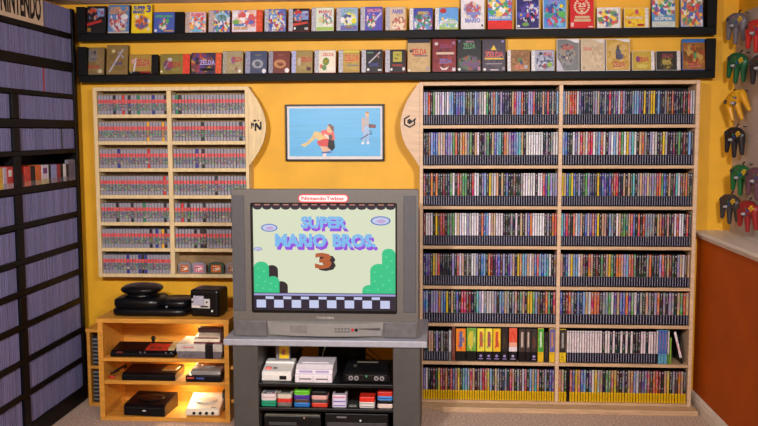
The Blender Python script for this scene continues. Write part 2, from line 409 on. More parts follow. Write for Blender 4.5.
for ri, (z, h, y0, y1, post) in enumerate(rows):
    spans = [('wide', 4.174, 4.840), ('narrow', 3.62, 4.103)] if post else [('full', 3.62, 4.840)]
    for nm, a, b in spans:
        n = int((b-a)/CW); p_ = (b-a)/n
        
        for k in range(n):
            y = b-(k+.5)*p_
            if ri == 0 and 4.0 < y < 4.512: continue                        # the sign stands here
            special = None
            if ri == 2 and abs(y-4.475) < p_/2: special = 'red'
            if ri == 4 and nm == 'wide' and abs(y-4.665) < p_/2: special = 'black'
            items.append(dict(ri=ri, nm=nm, k=k, y=y, z=z, h=h-random.uniform(.001, .004), w=p_-.0014, x=XL-.006-random.uniform(0, .003), sp=special))
for it in items: it['s'] = area_score((it['x'], it['y'], it['z']+it['h']/2), it['w'], it['h'], Vector((1, 0, 0)))+(1 if it['sp'] else 0)
vis = lambda it: at_px((it['x'], it['y'], it['z']+it['h']/2))
def at_px(p):
    d = Vector(p)-CAM; z = d.dot(FW); return 379+FPX*d.dot(R2)/z, 213-FPX*d.dot(U2)/z
def inview(p, mar=0):
    x, y = at_px(p); return -mar < x < 758+mar and -mar < y < 426+mar
seen = [it for it in items if inview((it['x'], it['y'], it['z']+it['h']*.5))]
seen.sort(key=lambda t: -t['s']); chosen = set(id(t) for t in seen[:300])
gm = {}
for it in sorted(items, key=lambda t: (t['ri'], t['nm'], t['k'])):
    if id(it) not in chosen: continue
    key = (it['ri'], it['nm'])
    if key not in gm: gm[key] = spine_mesh('grey_cartridge', it['w'], it['h'], .118, (grey_spine, grey_shell))
    o = bpy.data.objects.new('grey_cartridge', gm[key]); COL.objects.link(o)
    o.location = (it['x'], it['y'], it['z']+.0005); o.rotation_euler = (0, 0, R(90)); o.color = (*GREYC, 1)
    nth, rn = ordinal(it['k']+1), ROWN[it['ri']]
    if it['nm'] == 'full': lab = f'grey cartridge spine, {nth} from the yellow wall in {rn} row of black shelving'
    elif it['nm'] == 'wide': lab = f'grey cartridge, {nth} from yellow wall in {rn} row of black shelving'
    else: lab = f'grey cartridge, {nth} past the black upright in {rn} row of black shelving'
    if it['sp'] == 'red': o.color = (*srgb((205, 30, 32)), 1); lab = 'single red cartridge among the grey ones on the black shelving'; o.name = 'red_cartridge'
    if it['sp'] == 'black': o.color = (*srgb((26, 24, 30)), 1); lab = 'single black cartridge among the grey ones on the black shelving'; o.name = 'black_cartridge'
    tag(o, lab, 'cartridge', 'cartridges on the black shelving')
rest = [(Matrix.Translation((it['x'], it['y'], it['z']+.0005)) @ Matrix.Rotation(R(90), 4, 'Z'), it['w'], it['h'], .118, GREYC, random.random()) for it in items if id(it) not in chosen]
joined_spines('grey_cartridges', rest, (grey_spine_j, grey_shell), 'remaining grey cartridges standing in rows on the black shelving', 'cartridges')
# the sixth row: loose boxes and one larger cartridge
def shelf_box(name, px0, px1, top, col, low, label, accent=None):
    ya = at(px0, 180, X=XL-.004).y; yb = at(px1, 180, X=XL-.004).y
    t = thing(name, label, 'box', (XL-.004, (ya+yb)/2, 1.2895), 0, 'boxes in the open row of the black shelving')
    hw = (yb-ya)/2-.001; h = top
    B('body', (-.10, 0, -hw, hw, .026, h), M(name+'_'+label[:14], col, .4, var=.1, scale=60), t, .001)
    B('base_band', (-.10, .0004, -hw, hw, 0, .0255), M('base_'+str(low), low, .4), t, .001)
    if accent: B('accent_stripe', (.0002, .0012, -hw*.6, hw*.5, h*.55, h*.85), M('acc'+str(accent), accent, .4), t, 0)
shelf_box('game_box', -7, 3, .103, (226, 176, 52), (220, 190, 60), 'yellow box at the edge of the black shelving')
shelf_box('game_box', 3.4, 7.2, .103, (196, 184, 204), (170, 160, 178), 'pale lilac box beside a yellow box on black shelving')
shelf_box('game_box', 7.4, 13.6, .106, (196, 60, 60), (190, 150, 160), 'red and white box beside the black upright of the shelving', (236, 226, 226))
shelf_box('game_box', 22.2, 24.6, .066, (120, 24, 26), (110, 60, 60), 'low dark red box just past the black upright')
shelf_box('game_box', 24.8, 31, .100, (206, 62, 48), (206, 120, 100), 'bright red box standing in the open row of black shelving')
shelf_box('game_box', 31.2, 35.8, .100, (22, 22, 28), (88, 84, 92), 'black box between red and orange boxes on black shelving')
shelf_box('game_box', 36, 41.8, .102, (218, 104, 30), (190, 150, 120), 'orange box standing in the open row of black shelving')
shelf_box('game_box', 42, 49, .100, (226, 220, 236), (200, 190, 150), 'white box standing in the open row of black shelving', (110, 50, 130))
shelf_box('game_box', 49.2, 51.4, .100, (22, 20, 28), (60, 58, 66), 'thin black box between white and pale blue boxes')
shelf_box('game_box', 51.6, 57.2, .098, (146, 156, 212), (150, 140, 160), 'pale blue box standing in the open row of black shelving')
shelf_box('game_box', 57.4, 61, .098, (156, 34, 36), (130, 70, 90), 'dark red box next to the pale blue box')
shelf_box('game_box', 61.2, 63.6, .098, (24, 26, 34), (60, 70, 90), 'thin navy box next to a dark red box')
shelf_box('game_box', 63.8, 66.6, .096, (232, 232, 236), (170, 170, 180), 'thin white box near the loose grey cartridge')
shelf_box('game_box', 66.8, 69.2, .094, (40, 26, 40), (90, 80, 100), 'thin dark plum box against the loose grey cartridge')
ya, yb = at(69.4, 180, X=XL).y, 4.838
t = thing('loose_cartridge', 'large grey cartridge lying face out at the end of the open row', 'cartridge', (XL-.006, (ya+yb)/2, 1.2895))
hw = (yb-ya)/2-.001
G().prism([(-hw, 0), (hw, 0), (hw, .108), (hw*.8, .118), (-hw*.8, .118), (-hw, .108)], -.02, 0, 'x').build('shell', M('loose_grey_shell', (128, 122, 140), .5), t, .002)
B('label_recess', (.0002, .0012, -hw*.75, hw*.75, .02, .10), M('loose_grey_recess', (112, 106, 128), .5), t, 0)
# the sign
sg = thing('name_sign', 'cream sign with tall black capital letters on top of black shelving', 'sign', (XL-.016, 4.02, 2.1115))
B('board', (0, .012, 0, .478, 0, .172), M('cream_sign', (240, 220, 190), .5, var=.04), sg, .001)
text_part('lettering', 'NINTENDO', M('sign_ink', (24, 20, 26), .5), sg, .030, .452, .020, .158, .0122, .001, bold=.03, facing='x')

# ------------------------------------------------------------------ floating ledges on the back wall
def wall_ledge(name, z0, label, up):
    t = thing(name, label, 'shelf', (0, 0, z0))
    B('shelf_board', (-2.057, 1.495, 4.90, 4.999, 0, .041), black_wood, t, .002)
    B('end_panel', (1.447, 1.495, 4.90, 4.999, .0415, up), black_wood, t, .002)
    B('end_panel', (-2.057, -2.008, 4.90, 4.999, .0415, up-.012), black_wood, t, .002)
    return t
LZ = (2.075, 1.843)
wall_ledge('wall_ledge', LZ[0], 'long black floating ledge under the ceiling, upper of two', .205)
wall_ledge('wall_ledge', LZ[1], 'long black floating ledge just above the bookcases, lower of two', .213)
INK = {}
def ink(c): return M('ink_%d_%d_%d' % c, c, .4, var=.05)
box_black = M('box_black', (20, 18, 22), .4); wii_white = M('case_white', (224, 222, 228), .3); silver = M('silver_strip', (186, 186, 196), .35, var=.1)
def cover(row, x0, x1, ytop, bg, pal, label, edge=(20, 18, 22), strip=None, title=None, art=(.5, .42, .42, .36), scale=10, thick=.016, extra=None, border=.0, name='game_box'):
    zb = LZ[row]+.0415; tilt = R(9)
    yf = 4.925
    a = at(x0, ytop+20, Y=yf); b = at(x1, ytop+20, Y=yf); xm = (x0+x1)/2
    h = (at(xm, ytop, Y=yf+.022).z-zb)/math.cos(tilt)
    W = b.x-a.x-.003
    t = thing(name, label, 'game box', ((a.x+b.x)/2, yf, zb), 0, 'boxed games on the wall ledges', rx=-tilt)
    t.location.z += thick*math.sin(tilt)*0+.0003
    body = B('body', (-W/2, W/2, 0, thick, thick*math.tan(tilt)*1.05, h), M('edge_%d_%d_%d' % edge, edge, .4), t, .0012)
    zz = thick*math.tan(tilt)*1.05+.002
    px0, px1 = -W/2+.0015+border, W/2-.0015-border; pz0, pz1 = zz+border, h-.002-border
    if strip:
        sw = strip[1]*W
        if strip[0] == 'l': B('side_strip', (px0, px0+sw, -.0006, .0001, pz0, pz1), M('strip_%d_%d_%d' % strip[2], strip[2], .35, var=.25, scale=120), t, 0); px0 += sw
        elif strip[0] == 'r': B('side_strip', (px1-sw, px1, -.0006, .0001, pz0, pz1), M('strip_%d_%d_%d' % strip[2], strip[2], .35, var=.2, scale=80), t, 0); px1 -= sw
        elif strip[0] == 't': B('top_strip', (px0, px1, -.0006, .0001, pz1-strip[1]*h, pz1), M('strip_%d_%d_%d' % strip[2], strip[2], .35), t, 0); pz1 -= strip[1]*h
        elif strip[0] == 'b': B('bottom_strip', (px0, px1, -.0006, .0001, pz0, pz0+strip[1]*h), M('strip_%d_%d_%d' % strip[2], strip[2], .35), t, 0); pz0 += strip[1]*h
    pm = print_mat('cover_print', bg, pal, *art, scale=scale)
    quad_uv('cover_print', px1-px0, pz1-pz0, pm, t, -.0005, px0, pz0)
    fw_, fh = px1-px0, pz1-pz0
    U = lambda u: px0+u*fw_
    Vv = lambda v: pz0+v*fh
    for tt in (title or []):
        s, u0, u1, v0, v1, c = tt[:6]
        if len(tt) > 6: text_part('title', s, ink(tt[6]), t, U(u0)+.0012, U(u1)+.0012, Vv(v0)-.0012, Vv(v1)-.0012, -.0006, .0003, bold=.03)
        text_part('title', s, ink(c), t, U(u0), U(u1), Vv(v0), Vv(v1), -.001, .0004, bold=.03)
    for e in (extra or []):
        pts, c = e
        G().prism([(U(p), Vv(q)) for p, q in pts], -.0013, -.0007, 'y').build('print_shape', ink(c), t)
    return t
def disc(cx, cz, rx, rz, n=14, a0=0, a1=360):
    return [(cx+rx*math.cos(R(a0+(a1-a0)*i/n)), cz+rz*math.sin(R(a0+(a1-a0)*i/n))) for i in range(n)]
def rect(a, b, c, d): return [(a, c), (b, c), (b, d), (a, d)]
RED, WHT, BLU, YEL, GRN, KK, SKY, TAN, GLD, PUR = (206, 40, 44), (230, 228, 226), (44, 74, 176), (236, 200, 40), (60, 150, 60), (24, 20, 26), (110, 170, 226), (200, 160, 110), (150, 118, 46), (96, 62, 150)
SG = (188, 188, 198)
# upper ledge
cover(0, 85.7, 105.5, 6, (26, 22, 26), [(190, 70, 50), (210, 160, 130), (90, 110, 160), (40, 30, 34)], 'black box with red and flesh toned art, first on upper ledge', art=(.35, .72, .32, .22), extra=[(rect(.55, .92, .62, .92), (120, 140, 196)), (rect(.60, .70, .66, .74), WHT), (rect(.76, .88, .70, .80), (190, 60, 60)), (rect(.62, .86, .84, .89), WHT), ([(.02, .38), (.8, .5), (.8, .42), (.02, .26)], (176, 40, 36)), (rect(.04, .22, .06, .2), (150, 110, 40))])
cover(0, 107, 129, 4.7, (92, 128, 178), [(200, 80, 70), (220, 150, 130), (206, 206, 214), (150, 50, 60), (90, 120, 180)], 'sky blue box with orange lettering, beside a yellow box on upper ledge', art=(.48, .45, .4, .4), title=[('SUPER', .1, .62, .80, .93, (214, 150, 50)), ('MARIO BROS', .06, .82, .68, .79, (214, 150, 50)), ('2', .8, .95, .8, .93, (214, 150, 50))], extra=[(disc(.78, .58, .17, .1), (214, 214, 222)), (disc(.72, .14, .14, .05), (208, 196, 140)), (rect(.0, 1, 0, .05), (190, 180, 170))])
cover(0, 130.6, 151.7, 4, (238, 206, 34), [(196, 60, 44), (190, 80, 50), (60, 60, 150), (214, 160, 120)], 'bright yellow box with blue lettering and a large 3', art=(.5, .36, .34, .24), edge=(190, 160, 20), title=[('SUPER', .08, .68, .82, .95, BLU, KK), ('MARIO', .06, .62, .68, .80, BLU, KK), ('3', .72, .95, .72, .97, (80, 80, 150), KK)], extra=[(disc(.25, .56, .09, .07), (220, 216, 214)), (disc(.86, .40, .07, .07), (224, 220, 214)), (disc(.84, .13, .07, .06), (222, 214, 190))])
cover(0, 153, 184, 12, (70, 92, 176), [(200, 60, 60), (60, 160, 70), (226, 216, 200), (80, 100, 190)], 'wide box, blue picture with green art and black side, upper ledge', art=(.45, .42, .2, .3), strip=('r', .30, (20, 20, 26)), title=[('SUPER MARIO', .06, .9, .74, .86, (96, 190, 80))], extra=[(disc(.66, .58, .08, .12), (70, 170, 70)), (disc(.1, .1, .06, .07), (220, 220, 226)), (rect(.5, .96, .05, .12), (206, 150, 60))])
cover(0, 184.7, 206, 12, (226, 190, 200), [(214, 60, 80), (240, 180, 60), (90, 170, 220), (236, 226, 220), (220, 120, 60)], 'square box with pink title and pale busy picture', art=(.5, .4, .55, .5), scale=8, strip=('l', .2, (196, 176, 170)), title=[('SUPER', .08, .92, .82, .95, (204, 36, 90))], edge=(170, 140, 110), extra=[(disc(.45, .08, .4, .07), (110, 190, 226))])
cover(0, 208, 230, 10.5, (110, 130, 200), [(206, 50, 60), (240, 190, 60), (60, 120, 200), (230, 226, 230), (50, 60, 140), (90, 170, 80)], 'square box with rainbow arc art and pinkish side strip', art=(.5, .5, .55, .6), scale=8, strip=('l', .22, (196, 178, 176)), edge=(60, 60, 110), extra=[(disc(.5, .72, .42, .2), (150, 190, 226)), (disc(.5, .66, .3, .16), (120, 180, 90))])
cover(0, 231.4, 262.6, 10, (226, 216, 226), [(206, 50, 50), (230, 180, 150), (60, 90, 190), (206, 60, 60), (240, 236, 236)], 'wide pale box with red and blue art and orange side strip', art=(.6, .6, .42, .44), scale=5, strip=('r', .2, (226, 84, 52)), edge=(190, 70, 40), title=[('SUPER MARIO', .06, .66, .1, .24, (236, 180, 50), (60, 70, 150))], extra=[(disc(.16, .45, .14, .12), (120, 176, 80)), (disc(.1, .76, .1, .1), (238, 236, 240)), (rect(.08, .5, .26, .36), (90, 130, 200))])
cover(0, 264, 286, 9, (90, 110, 180), [(230, 200, 80), (60, 80, 170), (220, 220, 226), (180, 60, 70), (110, 150, 210)], 'square box, deep blue art with yellow and silver side strip', art=(.45, .45, .5, .55), scale=9, strip=('l', .18, SG), edge=(70, 80, 140))
cover(0, 288, 309.5, 8.5, (24, 20, 24), [(206, 60, 50), (230, 180, 150), (90, 120, 190)], 'square black box with red flash and silver side strip, upper ledge', art=(.32, .68, .3, .26), strip=('l', .2, SG), edge=(150, 30, 34), extra=[(rect(.55, .95, .5, .9), (130, 150, 206)), (rect(.6, .7, .56, .66), WHT), (rect(.76, .9, .66, .78), (196, 60, 60)), (rect(.62, .88, .82, .87), WHT), ([(.02, .34), (.92, .42), (.92, .34), (.02, .22)], (206, 60, 50)), (disc(.12, .12, .07, .06), WHT), (rect(.72, .94, .06, .16), (190, 186, 190))])
cover(0, 311, 334, 7.5, (214, 224, 206), [(206, 70, 80), (120, 180, 100), (230, 226, 220), (90, 110, 180)], 'square pale box with red and white figure shapes, silver strip', art=(.62, .45, .3, .36), strip=('l', .2, SG), edge=(150, 120, 120), title=[('MARIO', .15, .9, .76, .9, (196, 70, 90), WHT)], extra=[(rect(.02, .98, .02, .16), (160, 196, 90)), (disc(.26, .48, .14, .13), (206, 200, 150))])
cover(0, 336, 358, 7.5, (146, 176, 216), [(90, 170, 90), (230, 220, 80), (226, 226, 230), (70, 80, 130)], 'square light blue box with green and yellow patches, silver strip', art=(.5, .48, .45, .3), scale=6, strip=('l', .18, SG), edge=(90, 110, 150), title=[('SUPER', .2, .85, .78, .92, (90, 150, 110), WHT)], extra=[(disc(.78, .42, .16, .12), (226, 220, 60)), (disc(.12, .46, .14, .14), (226, 226, 230)), (rect(.02, .98, .02, .22), (110, 100, 170)), (rect(.28, .72, .1, .18), (214, 190, 90))])
cover(0, 360, 382.6, 6.8, (92, 84, 180), [(196, 60, 50), (60, 140, 70), (236, 220, 210), (90, 90, 190)], 'square violet box with red title bar and silver side strip', art=(.36, .44, .3, .36), strip=('l', .2, SG), edge=(50, 60, 150), title=[('SUPER MARIO', .1, .95, .80, .93, (196, 60, 110), WHT)], extra=[([(.5, .45), (.95, .8), (.98, .7), (.6, .4)], (190, 190, 220))])
cover(0, 385, 406, 6.8, (214, 190, 160), [(196, 70, 80), (180, 120, 90), (230, 214, 190), (110, 70, 90)], 'square cream box with blue title, between violet and white-spined boxes', art=(.6, .28, .45, .3), strip=('l', .22, SG), edge=(190, 130, 60), title=[('PAPER', .16, .86, .70, .90, (90, 100, 190))], extra=[(rect(.1, .5, .06, .14), (226, 216, 206))])
cover(0, 409, 433, 8, (66, 76, 170), [(196, 60, 70), (226, 226, 230), (70, 150, 110), (110, 150, 210), (60, 110, 80)], 'flat case, indigo and green picture with white spine', art=(.5, .35, .5, .45), strip=('l', .16, (228, 224, 226)), edge=(30, 28, 40), title=[('MARIO', .25, .8, .70, .86, (206, 180, 80))])
cover(0, 434.6, 458.6, 7.5, (100, 160, 226), [(240, 240, 240), (150, 200, 120), (110, 160, 230)], 'flat case, sky blue picture with white spine', art=(.5, .2, .5, .3), strip=('l', .16, (228, 224, 226)), edge=(36, 34, 48), title=[('MARIO BROS', .12, .88, .26, .42, WHT, (60, 90, 150))], extra=[(disc(.22, .86, .18, .12), (180, 50, 50)), (disc(.2, .5, .06, .07), YEL), (rect(.0, 1, 0, .1), (170, 190, 110))])
cover(0, 460.5, 485, -4, (226, 222, 228), [(200, 60, 66), (236, 200, 80), (110, 110, 180), (190, 190, 206), (160, 60, 70)], 'tall white case with a round coloured emblem picture', art=(.5, .58, .36, .26), scale=9, edge=(60, 54, 66), title=[('MARIO', .18, .82, .2, .34, (130, 140, 206), (90, 90, 150))], extra=[(disc(.5, .48, .28, .05), (130, 140, 206)), (rect(.87, .94, .08, .14), KK)])
cover(0, 487.6, 512.7, -4, (90, 150, 226), [(206, 60, 60), (70, 160, 90), (240, 210, 80), (240, 240, 240), (80, 130, 220)], 'tall case with red foot and bright sky picture', art=(.5, .58, .55, .45), scale=7, edge=(190, 30, 34), strip=('b', .25, (222, 46, 40)), title=[('MARIO BROS', .06, .94, .06, .18, WHT, (60, 60, 90))], thick=.015)
cover(0, 516, 540, -4, (44, 44, 110), [(60, 80, 180), (206, 70, 90), (30, 28, 60), (220, 220, 230), (90, 70, 160)], 'tall white-edged case with dark starry violet picture', art=(.6, .5, .5, .3), edge=(222, 222, 228), border=.002, extra=[(disc(.2, .42, .17, .1), (70, 80, 196)), (disc(.2, .42, .06, .05), YEL), (disc(.4, .12, .16, .06), (110, 160, 70)), (rect(.02, .14, .03, .1), WHT)], title=[('SUPER', .3, .7, .86, .95, WHT)])
cover(0, 543, 567, -4, (86, 150, 220), [(70, 160, 90), (90, 90, 200), (206, 60, 70), (120, 190, 230), (60, 60, 150)], 'tall white-edged case with blue sky and green islands', art=(.55, .42, .55, .4), edge=(222, 222, 228), border=.002, title=[('SUPER', .2, .75, .80, .93, (110, 90, 200), WHT)], extra=[(disc(.8, .7, .09, .06), YEL), (disc(.82, .44, .18, .1), (90, 180, 90)), (disc(.2, .4, .17, .09), (60, 150, 150))])
wr = [(disc(.5+.30*math.cos(R(a)), .68+.22*math.sin(R(a)), .055, .034, 8), (222, 200, 170)) for a in list(range(130, 271, 20))+list(range(290, 411, 20))]
cover(0, 570, 594.4, -4, (208, 34, 40), [(208, 34, 40), (196, 30, 38)], 'tall red case with a cream 25 inside a wreath', edge=(190, 28, 34), title=[('25', .32, .68, .66, .80, (228, 214, 186))], extra=wr+[([(.5, .98), (.44, .88), (.56, .88)], (226, 190, 120)), (rect(.36, .64, .59, .62), (222, 200, 170)), (rect(.44, .56, .5, .56), (222, 200, 170)), (rect(.2, .84, .30, .38), (206, 176, 140)), (rect(.16, .88, .20, .28), (206, 176, 140)), (rect(.03, .15, .04, .17), (220, 190, 190)), (rect(.78, .97, .02, .05), (226, 206, 206))])
cover(0, 597, 621, 7.5, (232, 228, 226), [(206, 50, 50), (60, 140, 70), (60, 70, 150), (236, 200, 60), (232, 228, 226)], 'flat white case with red and green figures, 25 case beside it', art=(.5, .5, .55, .45), scale=6, edge=(224, 222, 226), strip=('r', .08, (226, 224, 228)), title=[('3', .3, .5, .3, .6, RED)])
cover(0, 624, 649, 8, (232, 190, 44), [(226, 180, 40), (236, 206, 60), (214, 150, 40)], 'flat golden yellow case with white title', art=(.5, .4, .5, .4), edge=(224, 220, 222), strip=('r', .13, (228, 224, 222)), title=[('MARIO BROS', .08, .88, .44, .56, WHT, (90, 80, 60)), ('2', .86, .98, .42, .58, (226, 180, 60))], extra=[(rect(.62, .94, .06, .18), (170, 40, 36)), (disc(.25, .26, .1, .09), (190, 110, 60)), (disc(.6, .82, .09, .12), (190, 70, 120))])
cover(0, 652, 676, -5, (90, 150, 200), [(80, 160, 100), (206, 60, 66), (220, 226, 230), (70, 100, 180), (236, 200, 70)], 'tall teal blue case with white foot band', art=(.5, .6, .6, .4), scale=8, edge=(30, 80, 150), strip=('b', .17, (206, 214, 206)), title=[('SUPER', .1, .9, .04, .16, WHT, (60, 80, 110))], thick=.015)
cover(0, 680.7, 704, -5, (196, 206, 216), [(206, 50, 56), (236, 190, 60), (70, 140, 80), (70, 90, 180), (226, 226, 226), (200, 110, 60)], 'tall case with crowded multicoloured picture, last on upper ledge', art=(.5, .5, .6, .55), scale=8, edge=(40, 70, 130), border=.001, title=[('3', .35, .65, .48, .64, (206, 40, 50), YEL)])
# lower ledge
GOLD = (164, 130, 58); ZR = (176, 40, 48)
cover(1, 84, 104, 47.5, (128, 106, 66), [(120, 98, 60), (140, 116, 74)], 'dull gold box with grey crest and red wording', edge=(80, 64, 36), title=[('ZELDA', .1, .78, .22, .34, (170, 44, 36))], extra=[(rect(.14, .62, .5, .92), (120, 112, 110)), (disc(.28, .8, .07, .06), (176, 172, 176)), (rect(.42, .56, .72, .88), (70, 62, 60)), (rect(.2, .56, .54, .64), (176, 172, 170)), (disc(.8, .12, .12, .075), (196, 184, 150))])
sword = [([(.1, .08), (.16, .06), (.80, .84), (.74, .88)], (176, 172, 184)), ([(.5, .74), (.56, .8), (.84, .58), (.78, .54)], (150, 140, 150)), ([(.78, .88), (.84, .82), (.95, .94), (.9, .98)], (130, 110, 90))]
cover(1, 105.5, 127.5, 45, (134, 108, 60), [(134, 108, 60), (120, 96, 50)], 'dull gold box with a long diagonal sword', edge=(84, 66, 34), title=[('LINK', .38, .78, .32, .42, (70, 60, 120))], extra=sword+[(disc(.32, .8, .08, .06), (206, 190, 140)), (rect(.08, .4, .62, .645), (90, 76, 40))])
cover(1, 128.5, 158, 54.6, GOLD, [(150, 120, 50), (170, 136, 62)], 'wide gold box with red wording and black side', edge=(22, 20, 22), strip=('r', .22, (22, 20, 26)), title=[('ZELDA', .3, .95, .42, .76, ZR, (220, 190, 150))], extra=[([(.18, .1), (.24, .1), (.34, .82), (.26, .82)], (200, 196, 214)), (rect(0, .98, .0, .14), KK), (rect(.5, .95, .01, .13), RED), (disc(.18, .66, .1, .12), (200, 150, 140)), (disc(.1, .09, .05, .06), WHT)])
cover(1, 159.6, 190, 54, (130, 116, 50), [(120, 106, 44), (140, 126, 60)], 'wide olive gold box with red wording and orange side strip', edge=(100, 84, 30), strip=('r', .23, (224, 62, 42)), title=[('ZELDA', .3, .92, .36, .62, ZR)], extra=[(disc(.35, .45, .22, .28), (110, 60, 90)), (disc(.42, .72, .1, .1), (206, 196, 200)), ([(.16, .3), (.44, .8), (.48, .74), (.22, .24)], (190, 190, 206)), (disc(.06, .12, .05, .06), (226, 214, 180))])
cover(1, 190.5, 221.7, 52.8, (54, 40, 70), [(196, 150, 60), (120, 60, 60), (90, 60, 130), (30, 26, 40), (176, 60, 50)], 'wide dark purple box with gold specks and orange side strip', art=(.4, .5, .45, .5), scale=7, edge=(50, 30, 40), strip=('r', .19, (226, 90, 44)), title=[('ZELDA', .34, .98, .42, .66, (176, 160, 220), (60, 40, 90))], extra=[(disc(.65, .2, .3, .08), (30, 26, 34))])
cover(1, 222, 243, 51, (160, 146, 110), [(150, 136, 100), (172, 158, 120)], 'square faded gold box with small red wording', edge=(120, 104, 60), strip=('l', .18, (170, 164, 150)), title=[('ZELDA', .34, .98, .52, .74, ZR)], extra=[(disc(.4, .6, .12, .16), (130, 90, 140)), (disc(.82, .1, .08, .07), WHT), (disc(.6, .2, .1, .1), (140, 100, 80))])
cover(1, 244.6, 267, 51, (60, 68, 100), [(54, 62, 96), (70, 78, 110)], 'square slate blue box with pale oval, silver side strip', edge=(60, 60, 80), strip=('l', .22, (150, 152, 180)), extra=[(disc(.45, .42, .34, .2, 20), (150, 156, 166)), (disc(.45, .42, .2, .12), (130, 136, 160)), (rect(.3, .64, .8, .86), (110, 110, 90)), (disc(.84, .1, .12, .1), (226, 224, 232))])
cover(1, 268, 290, 51, (112, 44, 34), [(100, 38, 30), (126, 50, 38)], 'square brick red box with tan oval, silver side strip', edge=(80, 40, 40), strip=('l', .2, (150, 148, 166)), extra=[(disc(.42, .42, .36, .2, 20), (186, 130, 80)), (disc(.45, .42, .2, .12), (196, 120, 100)), (rect(.3, .62, .8, .86), (130, 80, 50)), (disc(.84, .12, .13, .11), (226, 224, 226))])
cover(1, 291, 312.7, 50.5, (152, 130, 72), [(146, 124, 66), (164, 142, 84)], 'square gold box with bright lavender-silver side strip', edge=(110, 92, 44), strip=('l', .2, (176, 180, 226)), title=[('ZELDA', .3, .98, .5, .72, (186, 50, 44))], extra=[(disc(.78, .18, .16, .1), (80, 36, 30)), (disc(.2, .5, .1, .2), (190, 170, 150))])
cover(1, 314, 336, 50, (226, 216, 196), [(222, 212, 190), (232, 224, 206)], 'square cream box with green and yellow figure, silver strip', edge=(140, 40, 50), strip=('l', .2, SG), title=[('ZELDA', .2, .9, .74, .88, (206, 100, 90))], extra=[(disc(.42, .5, .2, .18), (110, 140, 60)), (disc(.42, .52, .11, .1), (230, 200, 60)), (disc(.32, .22, .14, .12), (90, 140, 80)), (disc(.14, .28, .1, .1), (196, 120, 90)), (disc(.88, .16, .07, .06), WHT)])
cover(1, 338, 360, 50, (176, 144, 66), [(168, 136, 60), (188, 156, 76)], 'square gold box with broad red wording across middle', edge=(90, 60, 50), strip=('l', .2, SG), title=[('ZELDA', .1, .98, .5, .78, (200, 76, 56), (226, 190, 110))], extra=[(rect(.24, .96, .28, .34), (110, 120, 120)), (rect(.02, .98, .9, .99), (214, 196, 60))])
cover(1, 361, 383, 49.5, (20, 18, 26), [(20, 18, 26), (28, 26, 36)], 'square black box with slanting silver sword', edge=(120, 30, 30), strip=('l', .2, SG), title=[('LINK', .2, .8, .26, .42, (60, 66, 140))], extra=[([(.14, .42), (.2, .40), (.86, .86), (.84, .92)], (196, 196, 206)), ([(.6, .8), (.68, .84), (.82, .66), (.76, .62)], (160, 110, 110)), (disc(.14, .12, .08, .06), WHT), (rect(.72, .94, .06, .14), (206, 206, 206)), (rect(.08, .45, .84, .9), (80, 130, 110))])
cover(1, 384.7, 406, 49.5, (22, 18, 22), [(22, 18, 22), (30, 24, 28)], 'square black box with yellow-gold square emblem', edge=(150, 34, 30), strip=('l', .22, SG), extra=[(rect(.2, .76, .46, .92), (176, 166, 60)), (rect(.3, .5, .56, .64), (130, 120, 40)), (rect(.4, .6, .74, .8), (130, 120, 40)), (rect(.16, .8, .26, .34), (150, 34, 34)), (disc(.1, .12, .07, .06), WHT), (disc(.88, .14, .09, .08), (214, 210, 206))])
cover(1, 407, 430.7, 38.8, (190, 160, 114), [(184, 154, 108), (198, 168, 122)], 'tall tan case with red wording and black head strip', edge=(28, 24, 30), strip=('t', .11, (40, 36, 52)), title=[('ZELDA', .18, .84, .58, .80, (190, 66, 60))], extra=[(rect(.28, .9, .53, .575), (110, 106, 112)), (disc(.16, .72, .08, .05), (70, 50, 60)), (disc(.9, .11, .07, .05), (150, 140, 160)), (disc(.08, .06, .05, .03), WHT)])
cover(1, 432, 456.5, 38.8, (128, 38, 44), [(110, 30, 38), (146, 50, 50), (90, 30, 50)], 'tall dark red case with pale and blue wording', edge=(26, 20, 26), title=[('ZELDA', .3, .85, .72, .84, (140, 60, 110)), ('ZELDA', .28, .82, .26, .40, (80, 76, 160), (190, 150, 160))], extra=[(rect(.16, .92, .53, .60), (206, 180, 160)), (disc(.16, .86, .08, .05), (206, 190, 190)), ([(.3, .16), (.4, .05), (.6, .05), (.7, .16), (.5, .1)], (214, 200, 196)), (disc(.9, .88, .07, .05), (150, 110, 150)), (rect(.84, .98, .02, .12), (200, 196, 200))])
cover(1, 457, 481.6, 38.8, (36, 38, 44), [(150, 90, 60), (80, 110, 90), (110, 80, 120), (40, 40, 48)], 'tall charcoal case with green wording and dim art', art=(.5, .26, .45, .22), edge=(22, 20, 26), title=[('ZELDA', .24, .76, .70, .88, (96, 150, 110))], extra=[(rect(.34, .7, .90, .95), (150, 110, 130)), (disc(.08, .07, .06, .04), WHT), (rect(.86, .97, .03, .15), (176, 120, 150)), (disc(.08, .94, .05, .03), (110, 100, 160))])
cover(1, 482, 506, 38.8, (70, 62, 76), [(60, 52, 66), (84, 74, 88)], 'tall grey case with gold triangle over red wording', edge=(26, 24, 30), title=[('ZELDA', .1, .92, .44, .62, (190, 40, 54), (224, 206, 190))], extra=[([(.36, .66), (.62, .66), (.49, .82)], (220, 190, 50)), (rect(.1, .92, .37, .41), (226, 196, 60)), (rect(.14, .86, .22, .25), (150, 140, 146)), (rect(.34, .7, .03, .06), (226, 206, 206)), (disc(.1, .06, .06, .04), WHT), (rect(.86, .97, .04, .14), (140, 130, 140)), (disc(.88, .93, .06, .04), (140, 130, 190))])
